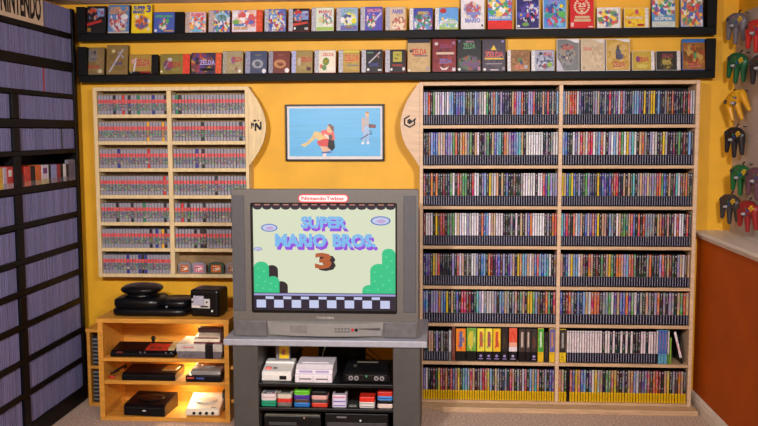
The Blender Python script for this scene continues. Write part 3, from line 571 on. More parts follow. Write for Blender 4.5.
cover(1, 507, 530.4, 50, (150, 108, 66), [(136, 96, 58), (164, 120, 76), (120, 84, 50)], 'flat case, brown sepia picture with white spine', art=(.5, .5, .5, .5), edge=(60, 50, 44), strip=('l', .14, (228, 226, 230)), title=[('ZELDA', .2, .72, .1, .3, (190, 76, 60), (226, 190, 160))], extra=[(disc(.5, .52, .12, .12), (90, 120, 70)), (disc(.56, .42, .08, .1), (70, 80, 130)), (disc(.8, .2, .09, .1), (170, 170, 176))])
cover(1, 531, 555, 50, (168, 170, 186), [(110, 116, 150), (200, 200, 210), (70, 70, 90), (160, 166, 190)], 'flat case, misty blue-grey picture with white spine', art=(.5, .5, .45, .4), edge=(34, 34, 44), strip=('l', .14, (228, 226, 230)), title=[('ZELDA', .44, .9, .74, .9, (190, 76, 80))], extra=[(disc(.3, .84, .09, .08), (50, 50, 60)), (disc(.76, .3, .12, .12), (140, 176, 60)), (disc(.5, .24, .08, .12), (150, 70, 80)), (rect(.3, .95, .44, .5), (70, 90, 130))])
cover(1, 556.8, 580, 38.8, (120, 122, 124), [(70, 68, 80), (110, 110, 120), (140, 140, 142), (150, 140, 120)], 'tall white-edged case with grey wolfish shadow picture and red wording', art=(.45, .5, .38, .36), edge=(222, 220, 226), border=.0012, title=[('ZELDA', .22, .78, .68, .82, (196, 56, 62))], extra=[([(.4, 1), (1, 1), (1, .88), (.8, .9), (.6, .97)], (226, 226, 230)), (disc(.44, .4, .06, .05), (196, 170, 160)), ([(0, .0), (.3, .0), (.1, .3), (0, .4)], (190, 186, 206))])
cover(1, 581, 605.5, 38.8, (200, 180, 150), [(190, 168, 136), (208, 188, 160), (182, 160, 130)], 'tall white-edged case with plain parchment picture', art=(.7, .45, .3, .4), edge=(220, 214, 212), border=.0012, title=[('ZELDA', .08, .46, .64, .74, (206, 110, 100))], extra=[([(.45, 1), (1, 1), (1, .88), (.8, .9), (.62, .97)], (224, 214, 206)), (disc(.1, .08, .06, .04), (160, 146, 130))])
cover(1, 606, 630.6, 38.8, (196, 156, 70), [(210, 176, 100), (180, 136, 50), (200, 170, 110)], 'tall white-edged gold case with dark central figure', art=(.5, .5, .45, .45), edge=(222, 218, 222), border=.0012, title=[('ZELDA', .3, .82, .1, .26, (180, 60, 50), (230, 206, 170))], extra=[(disc(.5, .72, .06, .1), (90, 80, 70)), ([(.42, .68), (.60, .68), (.68, .36), (.4, .36)], (90, 90, 110)), (disc(.58, .44, .16, .1), (80, 86, 140)), ([(.4, 1), (1, 1), (1, .9), (.8, .92)], (226, 222, 226))])
cover(1, 632, 655, 51, (186, 158, 56), [(176, 148, 50), (200, 172, 70)], 'flat case, gold picture with red wording and white edge', edge=(222, 218, 220), strip=('r', .14, (226, 222, 222)), title=[('ZELDA', .34, .88, .46, .70, (190, 50, 66))], extra=[(disc(.3, .58, .13, .16), (130, 60, 110)), (disc(.5, .2, .3, .12), (204, 184, 90))])
cover(1, 656, 681, 51, (44, 40, 36), [(150, 130, 60), (60, 60, 40), (36, 32, 32), (110, 96, 50)], 'flat case, near-black picture with olive glow', art=(.5, .4, .3, .36), scale=9, edge=(214, 206, 206), strip=('r', .14, (220, 214, 214)), title=[('ZELDA', .26, .82, .66, .86, (150, 60, 76))], extra=[(disc(.5, .4, .22, .14), (170, 150, 70)), (rect(.3, .7, .3, .34), (200, 190, 120))])
cover(1, 682.5, 706.5, 38.8, (146, 96, 44), [(176, 120, 50), (120, 70, 34), (160, 60, 40), (190, 150, 80), (90, 60, 30)], 'tall bronze case with bright blue head strip, last on lower ledge', art=(.5, .5, .5, .45), scale=6, edge=(40, 96, 170), strip=('t', .1, (44, 110, 190)), border=.001, title=[('ZELDA', .22, .82, .1, .24, (176, 56, 60), (226, 190, 150))], extra=[([(.48, .62), (.6, .62), (.62, .42), (.5, .4)], (80, 150, 90))])

# ------------------------------------------------------------------ cartridge rack
NY = 4.88; NX0, NX1 = -1.968, -1.074
rk = thing('cartridge_rack', 'cream wooden wall rack holding red-banded cartridges, with curved fin', 'rack', (0, 0, 0))
bz = [1.650, 1.498, 1.344, 1.190, 1.034, .884]
B('side_panel', (NX0, NX0+.022, NY, 4.999, .724, 1.814), pine, rk, .0015)
B('side_panel', (NX1-.018, NX1, NY, 4.999, .724, 1.814), pine, rk, .0015)
B('top_board', (NX0+.0225, NX1-.0185, NY, 4.999, 1.793, 1.814), pine, rk, .0015)
B('bottom_board', (NX0+.0225, NX1-.0185, NY, 4.999, .724, .744), pine, rk, .0015)
B('divider', (-1.541, -1.515, NY, 4.99, .7445, 1.7925), pine, rk, .0015)
for z in bz:
    for a, b in ((NX0+.0225, -1.5415), (-1.5145, NX1-.0185)): B('shelf_board', (a, b, NY+.001, 4.99, z-.010, z+.010), pine, rk, .001)
B('back_panel', (NX0+.0225, NX1-.0185, 4.9905, 4.999, .7445, 1.7925), M('rack_back', (150, 120, 80), .6), rk, 0)
def arc_pts(seq, n=6):
    """smooth open curve through points (Catmull-Rom)"""
    out = []
    for i in range(len(seq)-1):
        p0, p1, p2, p3 = (Vector((*seq[max(0, min(len(seq)-1, j))], 0)) for j in (i-1, i, i+1, i+2))
        for k in range(n):
            t_ = k/n; q = .5*((2*p1)+(p2-p0)*t_+(2*p0-5*p1+4*p2-p3)*t_*t_+(3*p1-p0-3*p2+p3)*t_**3); out.append((q.x, q.y))
    out.append(seq[-1]); return out
fin = arc_pts([(-1.0735, 1.814), (-1.050, 1.78), (-1.018, 1.732), (-.988, 1.668), (-.974, 1.60), (-.982, 1.53), (-1.006, 1.468), (-1.045, 1.405), (-1.0735, 1.37)])
fo = G().prism(fin, NY, NY+.02, 'y').build('fin', pine, rk, .001)
emb = M('emblem_ink', (28, 24, 34), .5)
# cube-shaped N emblem on the fin
ex, ez = -1.028, 1.595
def e_poly(pts, par, y, m=emb, nm='emblem_stroke'): return G().prism(pts, y, y+.0012, 'y').build(nm, m, par)
e_poly([(ex-.010, ez-.030), (ex+.000, ez-.033), (ex+.000, ez-.006), (ex+.018, ez-.027), (ex+.030, ez-.022), (ex+.030, ez+.022), (ex+.020, ez+.020), (ex+.020, ez-.008), (ex+.003, ez+.014), (ex-.010, ez+.012)], fo, NY-.0014)
e_poly([(ex-.030, ez-.016), (ex-.024, ez-.020), (ex-.022, ez+.004), (ex-.014, ez-.012), (ex-.014, ez+.012), (ex-.021, ez+.016), (ex-.021, ez+.008), (ex-.030, ez+.020)], fo, NY-.0014)
e_poly([(ex-.020, ez+.024), (ex-.006, ez+.020), (ex+.004, ez+.028), (ex-.008, ez+.034)], fo, NY-.0014)
e_poly([(ex+.008, ez+.024), (ex+.020, ez+.026), (ex+.010, ez+.034)], fo, NY-.0014)
band_spine = spine_mat('banded_cartridge_spine', 'band')
band_shell = M('banded_cartridge_shell', (120, 116, 122), .55)
CC = {'grey': (150, 146, 158), 'black': (24, 22, 26), 'red': (206, 40, 38), 'green': (24, 128, 84), 'blue': (40, 48, 140), 'yellow': (232, 170, 24)}
spec_c = {(0, 0): {113.5: 'black', 122.9: 'red', 128.5: 'black', 137.7: 'green', 152.4: 'blue', 164: 'black'}, (0, 1): {177: 'green', 180: 'black'},
          (1, 0): {147: 'yellow', 162: 'yellow'}, (1, 1): {201.5: 'black', 242: 'black'}, (2, 0): {118: 'blue', 147.5: 'red'}, (2, 1): {198: 'blue', 204.5: 'black'},
          (3, 0): {163: 'red'}, (3, 1): {217: 'black'}, (4, 0): {116.5: 'black', 131: 'black', 142.5: 'green', 165: 'black'}, (4, 1): {181.5: 'red', 187.5: 'black', 205: 'black'},
          (5, 0): {152: 'black', 158: 'blue', 161.5: 'yellow', 165: 'black'}, (5, 1): {194: 'black', 200: 'black', 203.5: 'black'}, (6, 0): {127: 'blue', 138.5: 'blue', 141.6: 'black', 145: 'blue'}}
zs = bz+[.734]; NB = 23; bmesh_cache = {}
RN7 = ['top', 'second', 'third', 'fourth', 'fifth', 'sixth', 'bottom']
for r in range(7):
    for c in range(2):
        if r == 6 and c == 1: continue
        x0, x1 = (-1.9445, -1.5425) if c == 0 else (-1.5135, -1.0935)
        p_ = (x1-x0)/NB; zb = zs[r]+.0105
        sp_ = {}
        for px, cn in spec_c.get((r, c), {}).items():
            sp_[max(0, min(NB-1, int((at(px, 150+25*(r-2), Y=NY+.012).x-x0)/p_)))] = cn
        for k in range(NB):
            key = ('b',)
            if key not in bmesh_cache: bmesh_cache[key] = spine_mesh('banded_cartridge', p_-.0007, .108, .085, (band_spine, band_shell))
            cn = sp_.get(k, 'grey')
            o = bpy.data.objects.new('banded_cartridge', bmesh_cache[key]); COL.objects.link(o)
            o.location = (x0+(k+.5)*p_, NY+.012+random.uniform(0, .003), zb); o.color = (*srgb(CC[cn]), 1)
            side = 'outer' if c == 0 else 'fin side'
            tag(o, f'{cn} cartridge with red band, {ordinal(k+1)} in {side} column, {RN7[r]} row of cream rack', 'cartridge', 'cartridges in the cream rack')
# loose face-out cartridges in the last bay
zb = .7445
for k, (px0, px1, col, lab, desc) in enumerate([(178, 191, (132, 128, 136), (186, 96, 44), 'grey face-out cartridge with orange label in the cream rack'), (191.5, 206, (140, 134, 146), (206, 120, 140), 'grey face-out cartridge with pink label in the cream rack'),
                                             (208, 224, (40, 70, 52), (190, 96, 40), 'dark green face-out cartridge with orange label in the cream rack'), (225.5, 240, (128, 122, 128), (150, 90, 60), 'grey face-out cartridge with brown label behind the television corner')]):
    a, b = at(px0, 268, Y=4.90).x, at(px1, 268, Y=4.90).x; W = b-a
    t = thing('face_out_cartridge', desc, 'cartridge', ((a+b)/2, 4.90, zb+.0003), 0, 'face-out cartridges in the cream rack')
    prof = [(-W/2, 0), (W/2, 0), (W/2, .050), (W*.40, .062), (W*.2, .067), (-W*.2, .067), (-W*.4, .062), (-W/2, .050)]
    G().prism(prof, 0, .018, 'y').build('shell', M('faceout_%d' % k, col, .5), t, .0015)
    pm = print_mat('cartridge_label', lab, [lab, tuple(min(255, v+60) for v in lab), (226, 216, 206), tuple(v//2 for v in lab)], .5, .5, .4, .4, 6)
    quad_uv('label', W*.62, .043, pm, t, -.0008, -W*.31, .008)
    for s in (-1, 1): B('grip_ridge', (s*W*.42-.003, s*W*.42+.003, -.0012, .0002, .006, .044), M('ridge_%d' % k, tuple(int(v*.8) for v in col), .5), t, 0)

# ------------------------------------------------------------------ media bookcase
FY = 4.83; BX0, BX1 = -.107, 1.398; DV = .661
bk = thing('media_bookcase', 'tall pale wooden bookcase packed with game cases, with curved fin', 'bookcase', (0, 0, 0))
boards_b = [1.583, 1.362, 1.137, .915, .689, .477, .258]
B('side_panel', (BX0, BX0+.018, FY, 4.999, .029, 1.828), birch, bk, .0015)
B('side_panel', (BX1-.020, BX1, FY, 4.999, .029, 1.828), birch, bk, .0015)
B('top_board', (BX0+.0185, BX1-.0205, FY, 4.999, 1.808, 1.828), birch_h, bk, .0015)
B('divider', (DV-.010, DV+.010, FY+.001, 4.98, .0445, 1.8075), birch, bk, .001)
for z in boards_b:
    for a, b in ((BX0+.0185, DV-.0105), (DV+.0105, BX1-.0205)): B('shelf_board', (a, b, FY+.0015, 4.99, z-.0085, z+.0085), birch_h, bk, .001)
B('bottom_board', (BX0+.0185, BX1-.0205, FY+.0005, 4.99, .0295, .044), birch_h, bk, .001)
B('back_panel', (BX0+.0185, BX1-.0205, 4.9905, 4.999, .0295, 1.8075), dark_back, bk, 0)
G().prism([(-.115, 4.985), (-.115, 4.845), (.03, 4.752), (1.418, 4.758), (1.425, 4.985)], .0005, .0285, 'z').build('plinth', birch_h, bk, .002)
finb = arc_pts([(BX0-.0005, 1.828), (-.14, 1.785), (-.176, 1.728), (-.203, 1.66), (-.2135, 1.60), (-.205, 1.535), (-.182, 1.477), (-.147, 1.425), (BX0-.0005, 1.362)])
fb = G().prism(finb, FY, FY+.02, 'y').build('fin', birch, bk, .001)
ex, ez = -.163, 1.613; hexo = [(math.cos(R(90+60*i)), math.sin(R(90+60*i))) for i in range(6)]
s1, s0 = .036, .0265
def hx(i, s): return (ex+hexo[i % 6][0]*s, ez+hexo[i % 6][1]*s)
for i in range(6):
    if i == 5: continue
    e_poly([hx(i, s1), hx(i+1, s1), hx(i+1, s0), hx(i, s0)], fb, FY-.0014)
e_poly([(ex-.012, ez-.008), (ex, ez-.015), (ex+.012, ez-.008), (ex+.012, ez+.008), (ex, ez+.015), (ex-.012, ez+.008)], fb, FY-.0014)
e_poly([(ex+.006, ez-.002), (ex+.012, ez-.008), (ex+.036, ez+.012), (ex+.036, ez+.020)], fb, FY-.0016)
PAL = {'W': ((226, 220, 228), 'white'), 'w': ((196, 188, 192), 'off-white'), 'K': ((30, 26, 34), 'black'), 'B': ((52, 84, 180), 'blue'), 'b': ((126, 168, 220), 'light blue'), 'N': ((38, 40, 84), 'navy'),
       'P': ((96, 66, 150), 'purple'), 'L': ((160, 152, 206), 'lavender'), 'R': ((200, 46, 46), 'red'), 'D': ((122, 32, 36), 'dark red'), 'G': ((80, 150, 80), 'green'), 'g': ((40, 74, 52), 'dark green'),
       'Y': ((230, 196, 40), 'yellow'), 'O': ((216, 116, 42), 'orange'), 'T': ((204, 164, 128), 'tan'), 'S': ((138, 136, 150), 'grey'), 'C': ((90, 176, 190), 'cyan'), 'M': ((100, 62, 54), 'brown')}
ROWS = [('LLRKGWWLWSWbbNBPBbKgSKbPwwWGKSObNLNNNKTRLbRKNLLRNKNTNRNSKb', 'bTTRRRWPNNKNKSLTNNSNRNSPWRLNKNSbbPNYNSYYNbNKSDKRKNKKDKRww'),
        ('KKDbBBTwTBLLGRKTOTSGKTWKKSGKTBbCKOTLPBbCTKWWWWWWWKSKSWW', 'bBNKWPwRTwRRWSbRWKLWbwRGWYLCWKTOSKLWwKMYwKNMKGKDKbK'),
        ('DKKOKOKKDKNGWKRDGGKKRWWKPbKYwWTKTKBKKMKKSWWWWWKWWRPGLSL', 'YTBGYBNLNgGLNNKYNBPNBMRRNKTKTgCKSTSLTSLSROGBKTKDCWMDOMK'),
        ('DWWWKYMRRKGSGWTWWWLwWWWNOBbWTTWWWKKKSKWKTKwBOWWWWWKSKOR', 'CPRMKOWbTKBwPOPYKTTKbSKWTgGgTRBKRKRSSSSKTRMKTKMWRWWKRK'),
        ('NBPgYTRKKKKKLKRWTKSKWWLKBbKODKPBMLKPLTNYOCbTWTBObBbCWKM', 'TNBWYbbWTMKOTKDKGMTYGKOOTLbOOGKKKKSOKNKLRMTDgKLTWMT'),
        ('BbNLLLObBYKTgBKRRDDKgCLWSwWwLKbBTSKSTKGTKYYGLMKMOGKR', 'BKDRSKBNbTWROOKSSGWPTBBOPGWNSKTSKLOKSKLSKTGRT')]
RN6 = ['top', 'second', 'third', 'fourth', 'fifth', 'sixth']
dark_spine = spine_mat('dark_case_spine', 'dark'); dark_spine_j = spine_mat('dark_case_spine_joined', 'dark', True)
yel_spine = spine_mat('yellow_case_spine', 'yellow')
case_plastic = M('case_plastic', (22, 20, 28), .35)
bays = ((BX0+.020, DV-.0115), (DV+.0115, BX1-.0225)); CY = FY+.016
cases = []
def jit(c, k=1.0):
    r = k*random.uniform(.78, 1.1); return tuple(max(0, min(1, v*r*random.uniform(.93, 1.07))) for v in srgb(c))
zt = [b+.009 for b in boards_b]
for r in range(6):
    for c in range(2):
        x0, x1 = bays[c]; s = ROWS[r][c]; n = len(s); p_ = (x1-x0)/n
        for k, ch in enumerate(s):
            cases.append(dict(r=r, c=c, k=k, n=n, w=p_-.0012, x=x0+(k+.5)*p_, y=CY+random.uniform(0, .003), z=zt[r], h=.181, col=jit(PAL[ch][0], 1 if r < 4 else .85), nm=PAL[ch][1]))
# the plain cases of the seventh row
def row7(x0, x1, codes, c, k0=0):
    a, b = at(x0, 345, Y=CY).x, at(x1, 345, Y=CY).x; n = len(codes); p_ = (b-a)/n
    for k, ch in enumerate(codes):
        cases.append(dict(r=6, c=c, k=k+k0, n=n, w=p_-.0010, x=a+(k+.5)*p_, y=CY+random.uniform(0, .003), z=zt[6], h=.181 if not (c == 0) else .172, col=jit(PAL[ch][0]) if ch != 'W' else tuple(v*random.uniform(.95, 1) for v in srgb((226, 212, 216))), nm=PAL[ch][1]))
row7(423.4, 448.4, 'KKTTKLKSKK', 0)
row7(566.6, 656, 'WWWWWWWWWWWWWWKWWKWKKWKWKWKKKWWKWWw', 1)
for it in cases: it['s'] = area_score((it['x'], it['y'], it['z']+.095), it['w'], it['h'], Vector((0, 1, 0)))
order = sorted(cases, key=lambda t: -t['s']); chosen = set(id(t) for t in order[:300])
cm = {}
for it in cases:
    if id(it) not in chosen: continue
    key = (it['r'], it['c'])
    if key not in cm: cm[key] = spine_mesh('game_case', it['w'], it['h'], .130, (dark_spine, case_plastic))
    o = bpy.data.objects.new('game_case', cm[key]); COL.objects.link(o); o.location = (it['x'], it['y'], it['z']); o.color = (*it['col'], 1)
    if it['c'] == 0: pos = f"{ordinal(it['k']+1)} from the fin side"
    else: pos = f"{ordinal(it['k']+1)} past the divider"
    rn = RN6[it['r']] if it['r'] < 6 else 'seventh'
    tag(o, f"{it['nm']} game case with dark foot, {pos} on {rn} bookcase shelf", 'game case', 'game cases in the pale bookcase')
joined_spines('game_cases', [(Matrix.Translation((it['x'], it['y'], it['z'])), it['w'], it['h'], .130, it['col'], random.random()) for it in cases if id(it) not in chosen],
              (dark_spine_j, case_plastic), 'remaining dark-footed game cases filling the bookcase shelves', 'game cases')
# bottom shelf: yellow-footed cases
Y8 = ('BWKKDgYRDOKRBTYKCbSRTKMSROYbKTSKNSgRTKSMWRgbTCOKMSKBP', 'OTgKRPYOBbKPWYwTKGGOYMKSKTOLWMPSRMORDKTYKSMOTK')
ym = {}
for c in range(2):
    x0, x1 = bays[c]; s = Y8[c]; n = len(s); p_ = (x1-x0)/n
    for k, ch in enumerate(s):
        if c not in ym: ym[c] = spine_mesh('yellow_footed_case', p_-.0012, .181, .130, (yel_spine, case_plastic)); ym[c+2] = spine_mesh('black_case', p_-.0006, .190, .130, (case_plastic, case_plastic))
        blk = (c == 1 and k == 3)
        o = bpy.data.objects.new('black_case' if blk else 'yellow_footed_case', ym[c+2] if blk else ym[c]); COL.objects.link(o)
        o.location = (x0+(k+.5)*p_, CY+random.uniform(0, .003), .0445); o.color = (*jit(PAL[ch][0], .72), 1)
        pos = f'{ordinal(k+1)} from the fin side' if c == 0 else f'{ordinal(k+1)} past the divider'
        tag(o, 'all black case between yellow-footed cases on bottom shelf' if blk else f'{PAL[ch][1]} case with yellow foot, {pos} on bottom bookcase shelf', 'game case', 'yellow-footed cases on the bottom shelf')
# seventh shelf: thick boxes
def thick_box(px0, px1, h, top, foot, label, pal=None, name='thick_game_box', mark=None, white=None, split=.30, grad=None):
    a, b = at(px0, 345, Y=CY).x, at(px1, 345, Y=CY).x; W = b-a-.0012
    t = thing(name, label, 'game box', ((a+b)/2, CY+.002, zt[6]), 0, 'thick boxes on the seventh shelf')
    B('body', (-W/2, W/2, 0, .13, 0, h), M('edge_%d_%d_%d' % foot, foot, .4), t, .0008)
    zf = h*split
    pm = print_mat('spine_print', top, pal or [top, tuple(min(255, v+30) for v in top), tuple(int(v*.7) for v in top)], .5, .5, .34, .42, 4)
    quad_uv('spine_print', W-.002, h-zf-.002, pm, t, -.0005, -W/2+.001, zf)
    if mark:
        G().cyl((0, -.0012, zf*.55), (0, 0, zf*.55), min(W*.26, .008), n=10).build('foot_mark', ink(mark), t)
        B('foot_line', (-W*.3, W*.3, -.001, 0, zf*.22, zf*.30), ink(mark), t, 0)
    if white: B('title_bar', (-W*.16, W*.16, -.0012, -.0003, zf+(h-zf)*.2, zf+(h-zf)*.85), ink(white), t, 0)
    return t
H7 = .190
thick_box(448.6, 451.4, .175, (196, 200, 204), (110, 110, 116), 'thin silvery case beside the brown-red box, seventh shelf')
thick_box(451.8, 455.3, H7+.004, (120, 56, 44), (120, 60, 46), 'thin brown-red box next to the orange flame box', split=.02)
thick_box(455.8, 465.9, H7-.002, (226, 130, 30), (22, 20, 24), 'thick orange flame box with black foot', [(226, 90, 30), (240, 170, 50), (70, 70, 140), (200, 60, 30)], white=(90, 90, 140))
thick_box(466.4, 476.6, H7+.002, (110, 160, 60), (22, 20, 24), 'thick green box with yellow centre and black foot', [(220, 200, 50), (120, 170, 90), (200, 210, 130), (90, 140, 60)], white=(206, 190, 60))
thick_box(477, 484.8, H7, (232, 216, 60), (24, 20, 30), 'thick lemon box with red and green lettering, next to green box', [(220, 206, 60), (200, 80, 60), (90, 160, 90), (240, 226, 110)], mark=(150, 130, 190), white=(176, 90, 60))
thick_box(485, 492.6, H7, (234, 220, 70), (24, 20, 30), 'thick lemon box between lemon and amber boxes', [(220, 206, 60), (190, 70, 70), (90, 160, 90), (240, 226, 110)], mark=(150, 130, 190), white=(150, 80, 90))
thick_box(492.8, 500.8, H7, (236, 186, 36), (24, 20, 30), 'thick amber yellow box beside a black box', [(236, 180, 30), (200, 70, 50), (240, 200, 60)], mark=(150, 130, 190), white=(190, 70, 50))
thick_box(501.2, 508.2, H7, (30, 26, 24), (22, 20, 26), 'thick black box between amber and red-white boxes', [(34, 30, 26), (70, 54, 30), (26, 22, 24)], mark=(150, 130, 190))
tb = thick_box(508.8, 517.2, H7+.004, (226, 90, 60), (30, 26, 40), 'thick box fading from red to white', [(220, 60, 46), (226, 90, 66), (214, 70, 50)], mark=(170, 160, 200))
a_, b_ = at(508.8, 345, Y=CY).x, at(517.2, 345, Y=CY).x; W_ = b_-a_-.0012
B('fade_band', (-W_/2+.001, W_/2-.001, -.0011, -.0004, H7*.31, H7*.44), ink((226, 214, 224)), tb, 0); B('fade_band', (-W_/2+.001, W_/2-.001, -.0011, -.0004, H7*.441, H7*.58), ink((232, 166, 140)), tb, 0)
thick_box(518.6, 525.6, H7, (58, 46, 42), (26, 22, 26), 'thick dark brown box with pale vertical words, beside red-white box', white=(190, 170, 160))
thick_box(525.8, 530.8, H7, (64, 52, 48), (26, 22, 26), 'thick dark brown box with pale words, middle of three brown', white=(196, 176, 166))
thick_box(531, 537.2, H7, (48, 44, 40), (26, 22, 30), 'thick brown-black box with reddish art, beside green box', [(48, 44, 40), (110, 50, 40), (40, 70, 50)], mark=(160, 140, 200))
thick_box(537.8, 543.8, H7+.003, (70, 160, 60), (226, 184, 24), 'tall green box with yellow foot', white=(196, 216, 180))
thick_box(544, 549, H7-.02, (28, 26, 28), (28, 26, 28), 'plain black box between green and periwinkle boxes', split=.02)
thick_box(549.4, 555, H7+.002, (96, 96, 160), (226, 184, 24), 'periwinkle box with yellow foot against the divider', white=(190, 130, 70))
thick_box(559.2, 566.2, H7-.002, (44, 40, 40), (228, 192, 20), 'charcoal box with yellow foot just past the divider', white=(150, 146, 140), mark=(180, 150, 20))
for i, (p0, p1) in enumerate(((658.4, 661.2), (661.4, 664.2), (664.4, 667.4))):
    thick_box(p0, p1, .190, (66, 96, 180), (90, 160, 190), f'thin blue and orange case with pale blue foot, {ORD[i]} of three', [(60, 90, 180), (80, 110, 190), (200, 120, 90)])
thick_box(656.2, 658.2, .190, (206, 196, 200), (40, 36, 44), 'thin white case before the three blue and orange cases')
thick_box(667.6, 669.6, .188, (206, 190, 190), (90, 130, 60), 'thin pale case with green foot')
thick_box(669.8, 671.9, .148, (120, 160, 60), (110, 150, 50), 'short lime green case near the leaning one', split=.02)
# leaning case
pa = at(683.5, 362, Y=CY+.004)
lt = thing('leaning_case', 'white game case with red print leaning against its neighbours', 'game case', (pa.x, CY+.004, zt[6]))
lean = G().box(-.0145, 0, 0, .13, 0, .188); lb = lean.build('body', M('leaning_body', (40, 36, 42), .4), lt, .001); lb.rotation_euler = (0, R(-14), 0)
quad_uv('spine_print', .0125, .150, print_mat('leaning_print', (222, 214, 218), [(200, 60, 60), (226, 220, 222), (222, 214, 218)], .5, .4, .5, .3, 4), lb, -.0005, -.0135, .034)
lb.location.z = .0045

# ------------------------------------------------------------------ framed picture
p0 = at(286, 161, Y=4.985); p1 = at(384.3, 104, Y=4.985)
PW, PH = p1.x-p0.x, p1.z-p0.z
pic = thing('framed_picture', 'black framed print of two figures on bright blue ground', 'picture', ((p0.x+p1.x)/2, 4.984, p0.z))
blackf = M('frame_black', (24, 20, 24), .35)
fwid = .010
B('frame_rail', (-PW/2, PW/2, -.012, .014, 0, fwid), blackf, pic, .0015); B('frame_rail', (-PW/2, PW/2, -.012, .014, PH-fwid, PH), blackf, pic, .0015)
B('frame_stile', (-PW/2, -PW/2+fwid, -.012, .014, fwid+.0002, PH-fwid-.0002), blackf, pic, .0015); B('frame_stile', (PW/2-fwid, PW/2, -.012, .014, fwid+.0002, PH-fwid-.0002), blackf, pic, .0015)
B('mat_board', (-PW/2+fwid, PW/2-fwid, 0, .012, fwid, PH-fwid), M('mat_white', (228, 222, 222), .6, var=.02), pic, 0)
mm = .012
pr = G().box(-PW/2+fwid+mm, PW/2-fwid-mm, -.0012, 0, fwid+mm*1.4, PH-fwid-mm).build('print', M('print_blue', (86, 178, 232), .4, var=.06, scale=5, stretch=(.3, 1, 12)), pic)
SX, SZ = PW/670, PH/388      # picture drawn on a 670 x 388 grid, origin at the frame's top corner
def fig(pts, c, y=-.0016, nm='figure_shape'):
    return G().prism([(-PW/2+(x-38)*SX, PH-(z-25)*SZ) for x, z in pts], y-.0005, y, 'y').build(nm, ink(c), pr)
def fell(cx, cz, rx, rz, c, y=-.0016, n=14): return fig([(cx+rx*math.cos(2*math.pi*i/n), cz+rz*math.sin(2*math.pi*i/n)) for i in range(n)], c, y)
fig([(140, 300), (180, 285), (215, 250), (235, 210), (262, 212), (270, 245), (240, 260), (200, 295), (165, 318)], (216, 190, 130))   # leg
fig([(236, 212), (270, 215), (330, 250), (320, 275), (262, 272), (240, 250)], (222, 190, 120), -.0022)
fig([(250, 278), (300, 260), (345, 265), (340, 310), (290, 318), (262, 305)], (206, 44, 40), -.0028)
fig([(280, 205), (330, 195), (365, 205), (375, 265), (350, 285), (310, 255), (285, 230)], (226, 90, 80), -.0028)
fig([(300, 225), (335, 240), (345, 260), (330, 265), (300, 240)], (226, 206, 190), -.0034)
fell(340, 195, 22, 26, (222, 176, 130), -.0034); fig([(325, 165), (345, 158), (368, 180), (366, 215), (350, 200), (340, 180)], (110, 60, 40), -.004)
fig([(330, 235), (355, 232), (358, 265), (335, 268)], (50, 36, 44), -.004)
fig([(330, 275), (368, 268), (374, 320), (355, 345), (325, 320)], (34, 26, 40), -.004)
fig([(275, 310), (325, 318), (345, 340), (300, 352), (282, 340)], (222, 176, 140), -.0034)
fig([(288, 352), (318, 350), (312, 392), (292, 392)], (226, 214, 214), -.0034); fig([(285, 352), (350, 346), (350, 356), (286, 362)], (60, 80, 160), -.004)
fell(592, 96, 14, 20, (214, 176, 140)); fell(594, 82, 12, 8, (170, 120, 70), -.0022)
fig([(562, 118), (604, 116), (608, 172), (566, 174)], (176, 170, 176), -.0022); fig([(556, 120), (568, 122), (568, 215), (558, 215)], (206, 166, 140), -.0028)
fig([(566, 172), (608, 172), (604, 280), (588, 280), (586, 210), (580, 280), (562, 280)], (150, 180, 220), -.0022)
fig([(603, 160), (650, 165), (650, 188), (604, 186)], (90, 30, 36), -.0028); fell(628, 176, 9, 8, (150, 50, 50), -.0034)
fig([(554, 284), (572, 280), (572, 298), (554, 298)], (230, 226, 226), -.0022); fig([(588, 282), (606, 280), (606, 298), (588, 298)], (230, 226, 226), -.0022)
fig([(545, 262), (600, 226), (602, 234), (548, 268)], (60, 70, 110), -.0034); fig([(606, 206), (624, 206), (624, 212), (606, 212)], (40, 60, 110), -.0022); fig([(608, 222), (626, 222), (626, 232), (608, 232)], (40, 60, 110), -.0022)
fig([(95, 250), (330, 246), (330, 248), (95, 252)], (60, 140, 196)); fig([(60, 342), (240, 338), (240, 340), (60, 344)], (66, 146, 202))

# ------------------------------------------------------------------ TV stand
SX0, SX1 = -1.070, -.056
st_grey = M('stand_grey', (72, 70, 68), .5, var=.06, scale=20); slab_m = M('slab_grey', (156, 158, 168), .4, var=.05); shelf_blk = M('stand_black', (26, 25, 28), .4)
st = thing('television_stand', 'grey television stand with pale slab top and open black shelves', 'stand', (0, 0, 0))
B('top_slab', (SX0, SX1, 4.20, 4.72, .500, .533), slab_m, st, .005)
B('side_panel', (-1.026, -.899, 4.215, 4.70, .0005, .4995), st_grey, st, .004)
B('side_panel', (-.224, -.090, 4.215, 4.70, .0005, .4995), st_grey, st, .004)
B('upper_shelf', (-.8985, -.2245, 4.215, 4.70, .290, .308), shelf_blk, st, .003)
B('middle_shelf', (-.8985, -.2245, 4.215, 4.70, .166, .182), shelf_blk, st, .003)
B('bottom_shelf', (-.8985, -.2245, 4.215, 4.70, .0005, .05), shelf_blk, st, .003)
B('back_panel', (-.66, -.40, 4.69, 4.70, .3085, .4995), M('stand_back', (38, 42, 36), .6), st, 0)
B('lower_back_panel', (-.8985, -.2245, 4.69, 4.70, .0505, .1655), shelf_blk, st, 0)
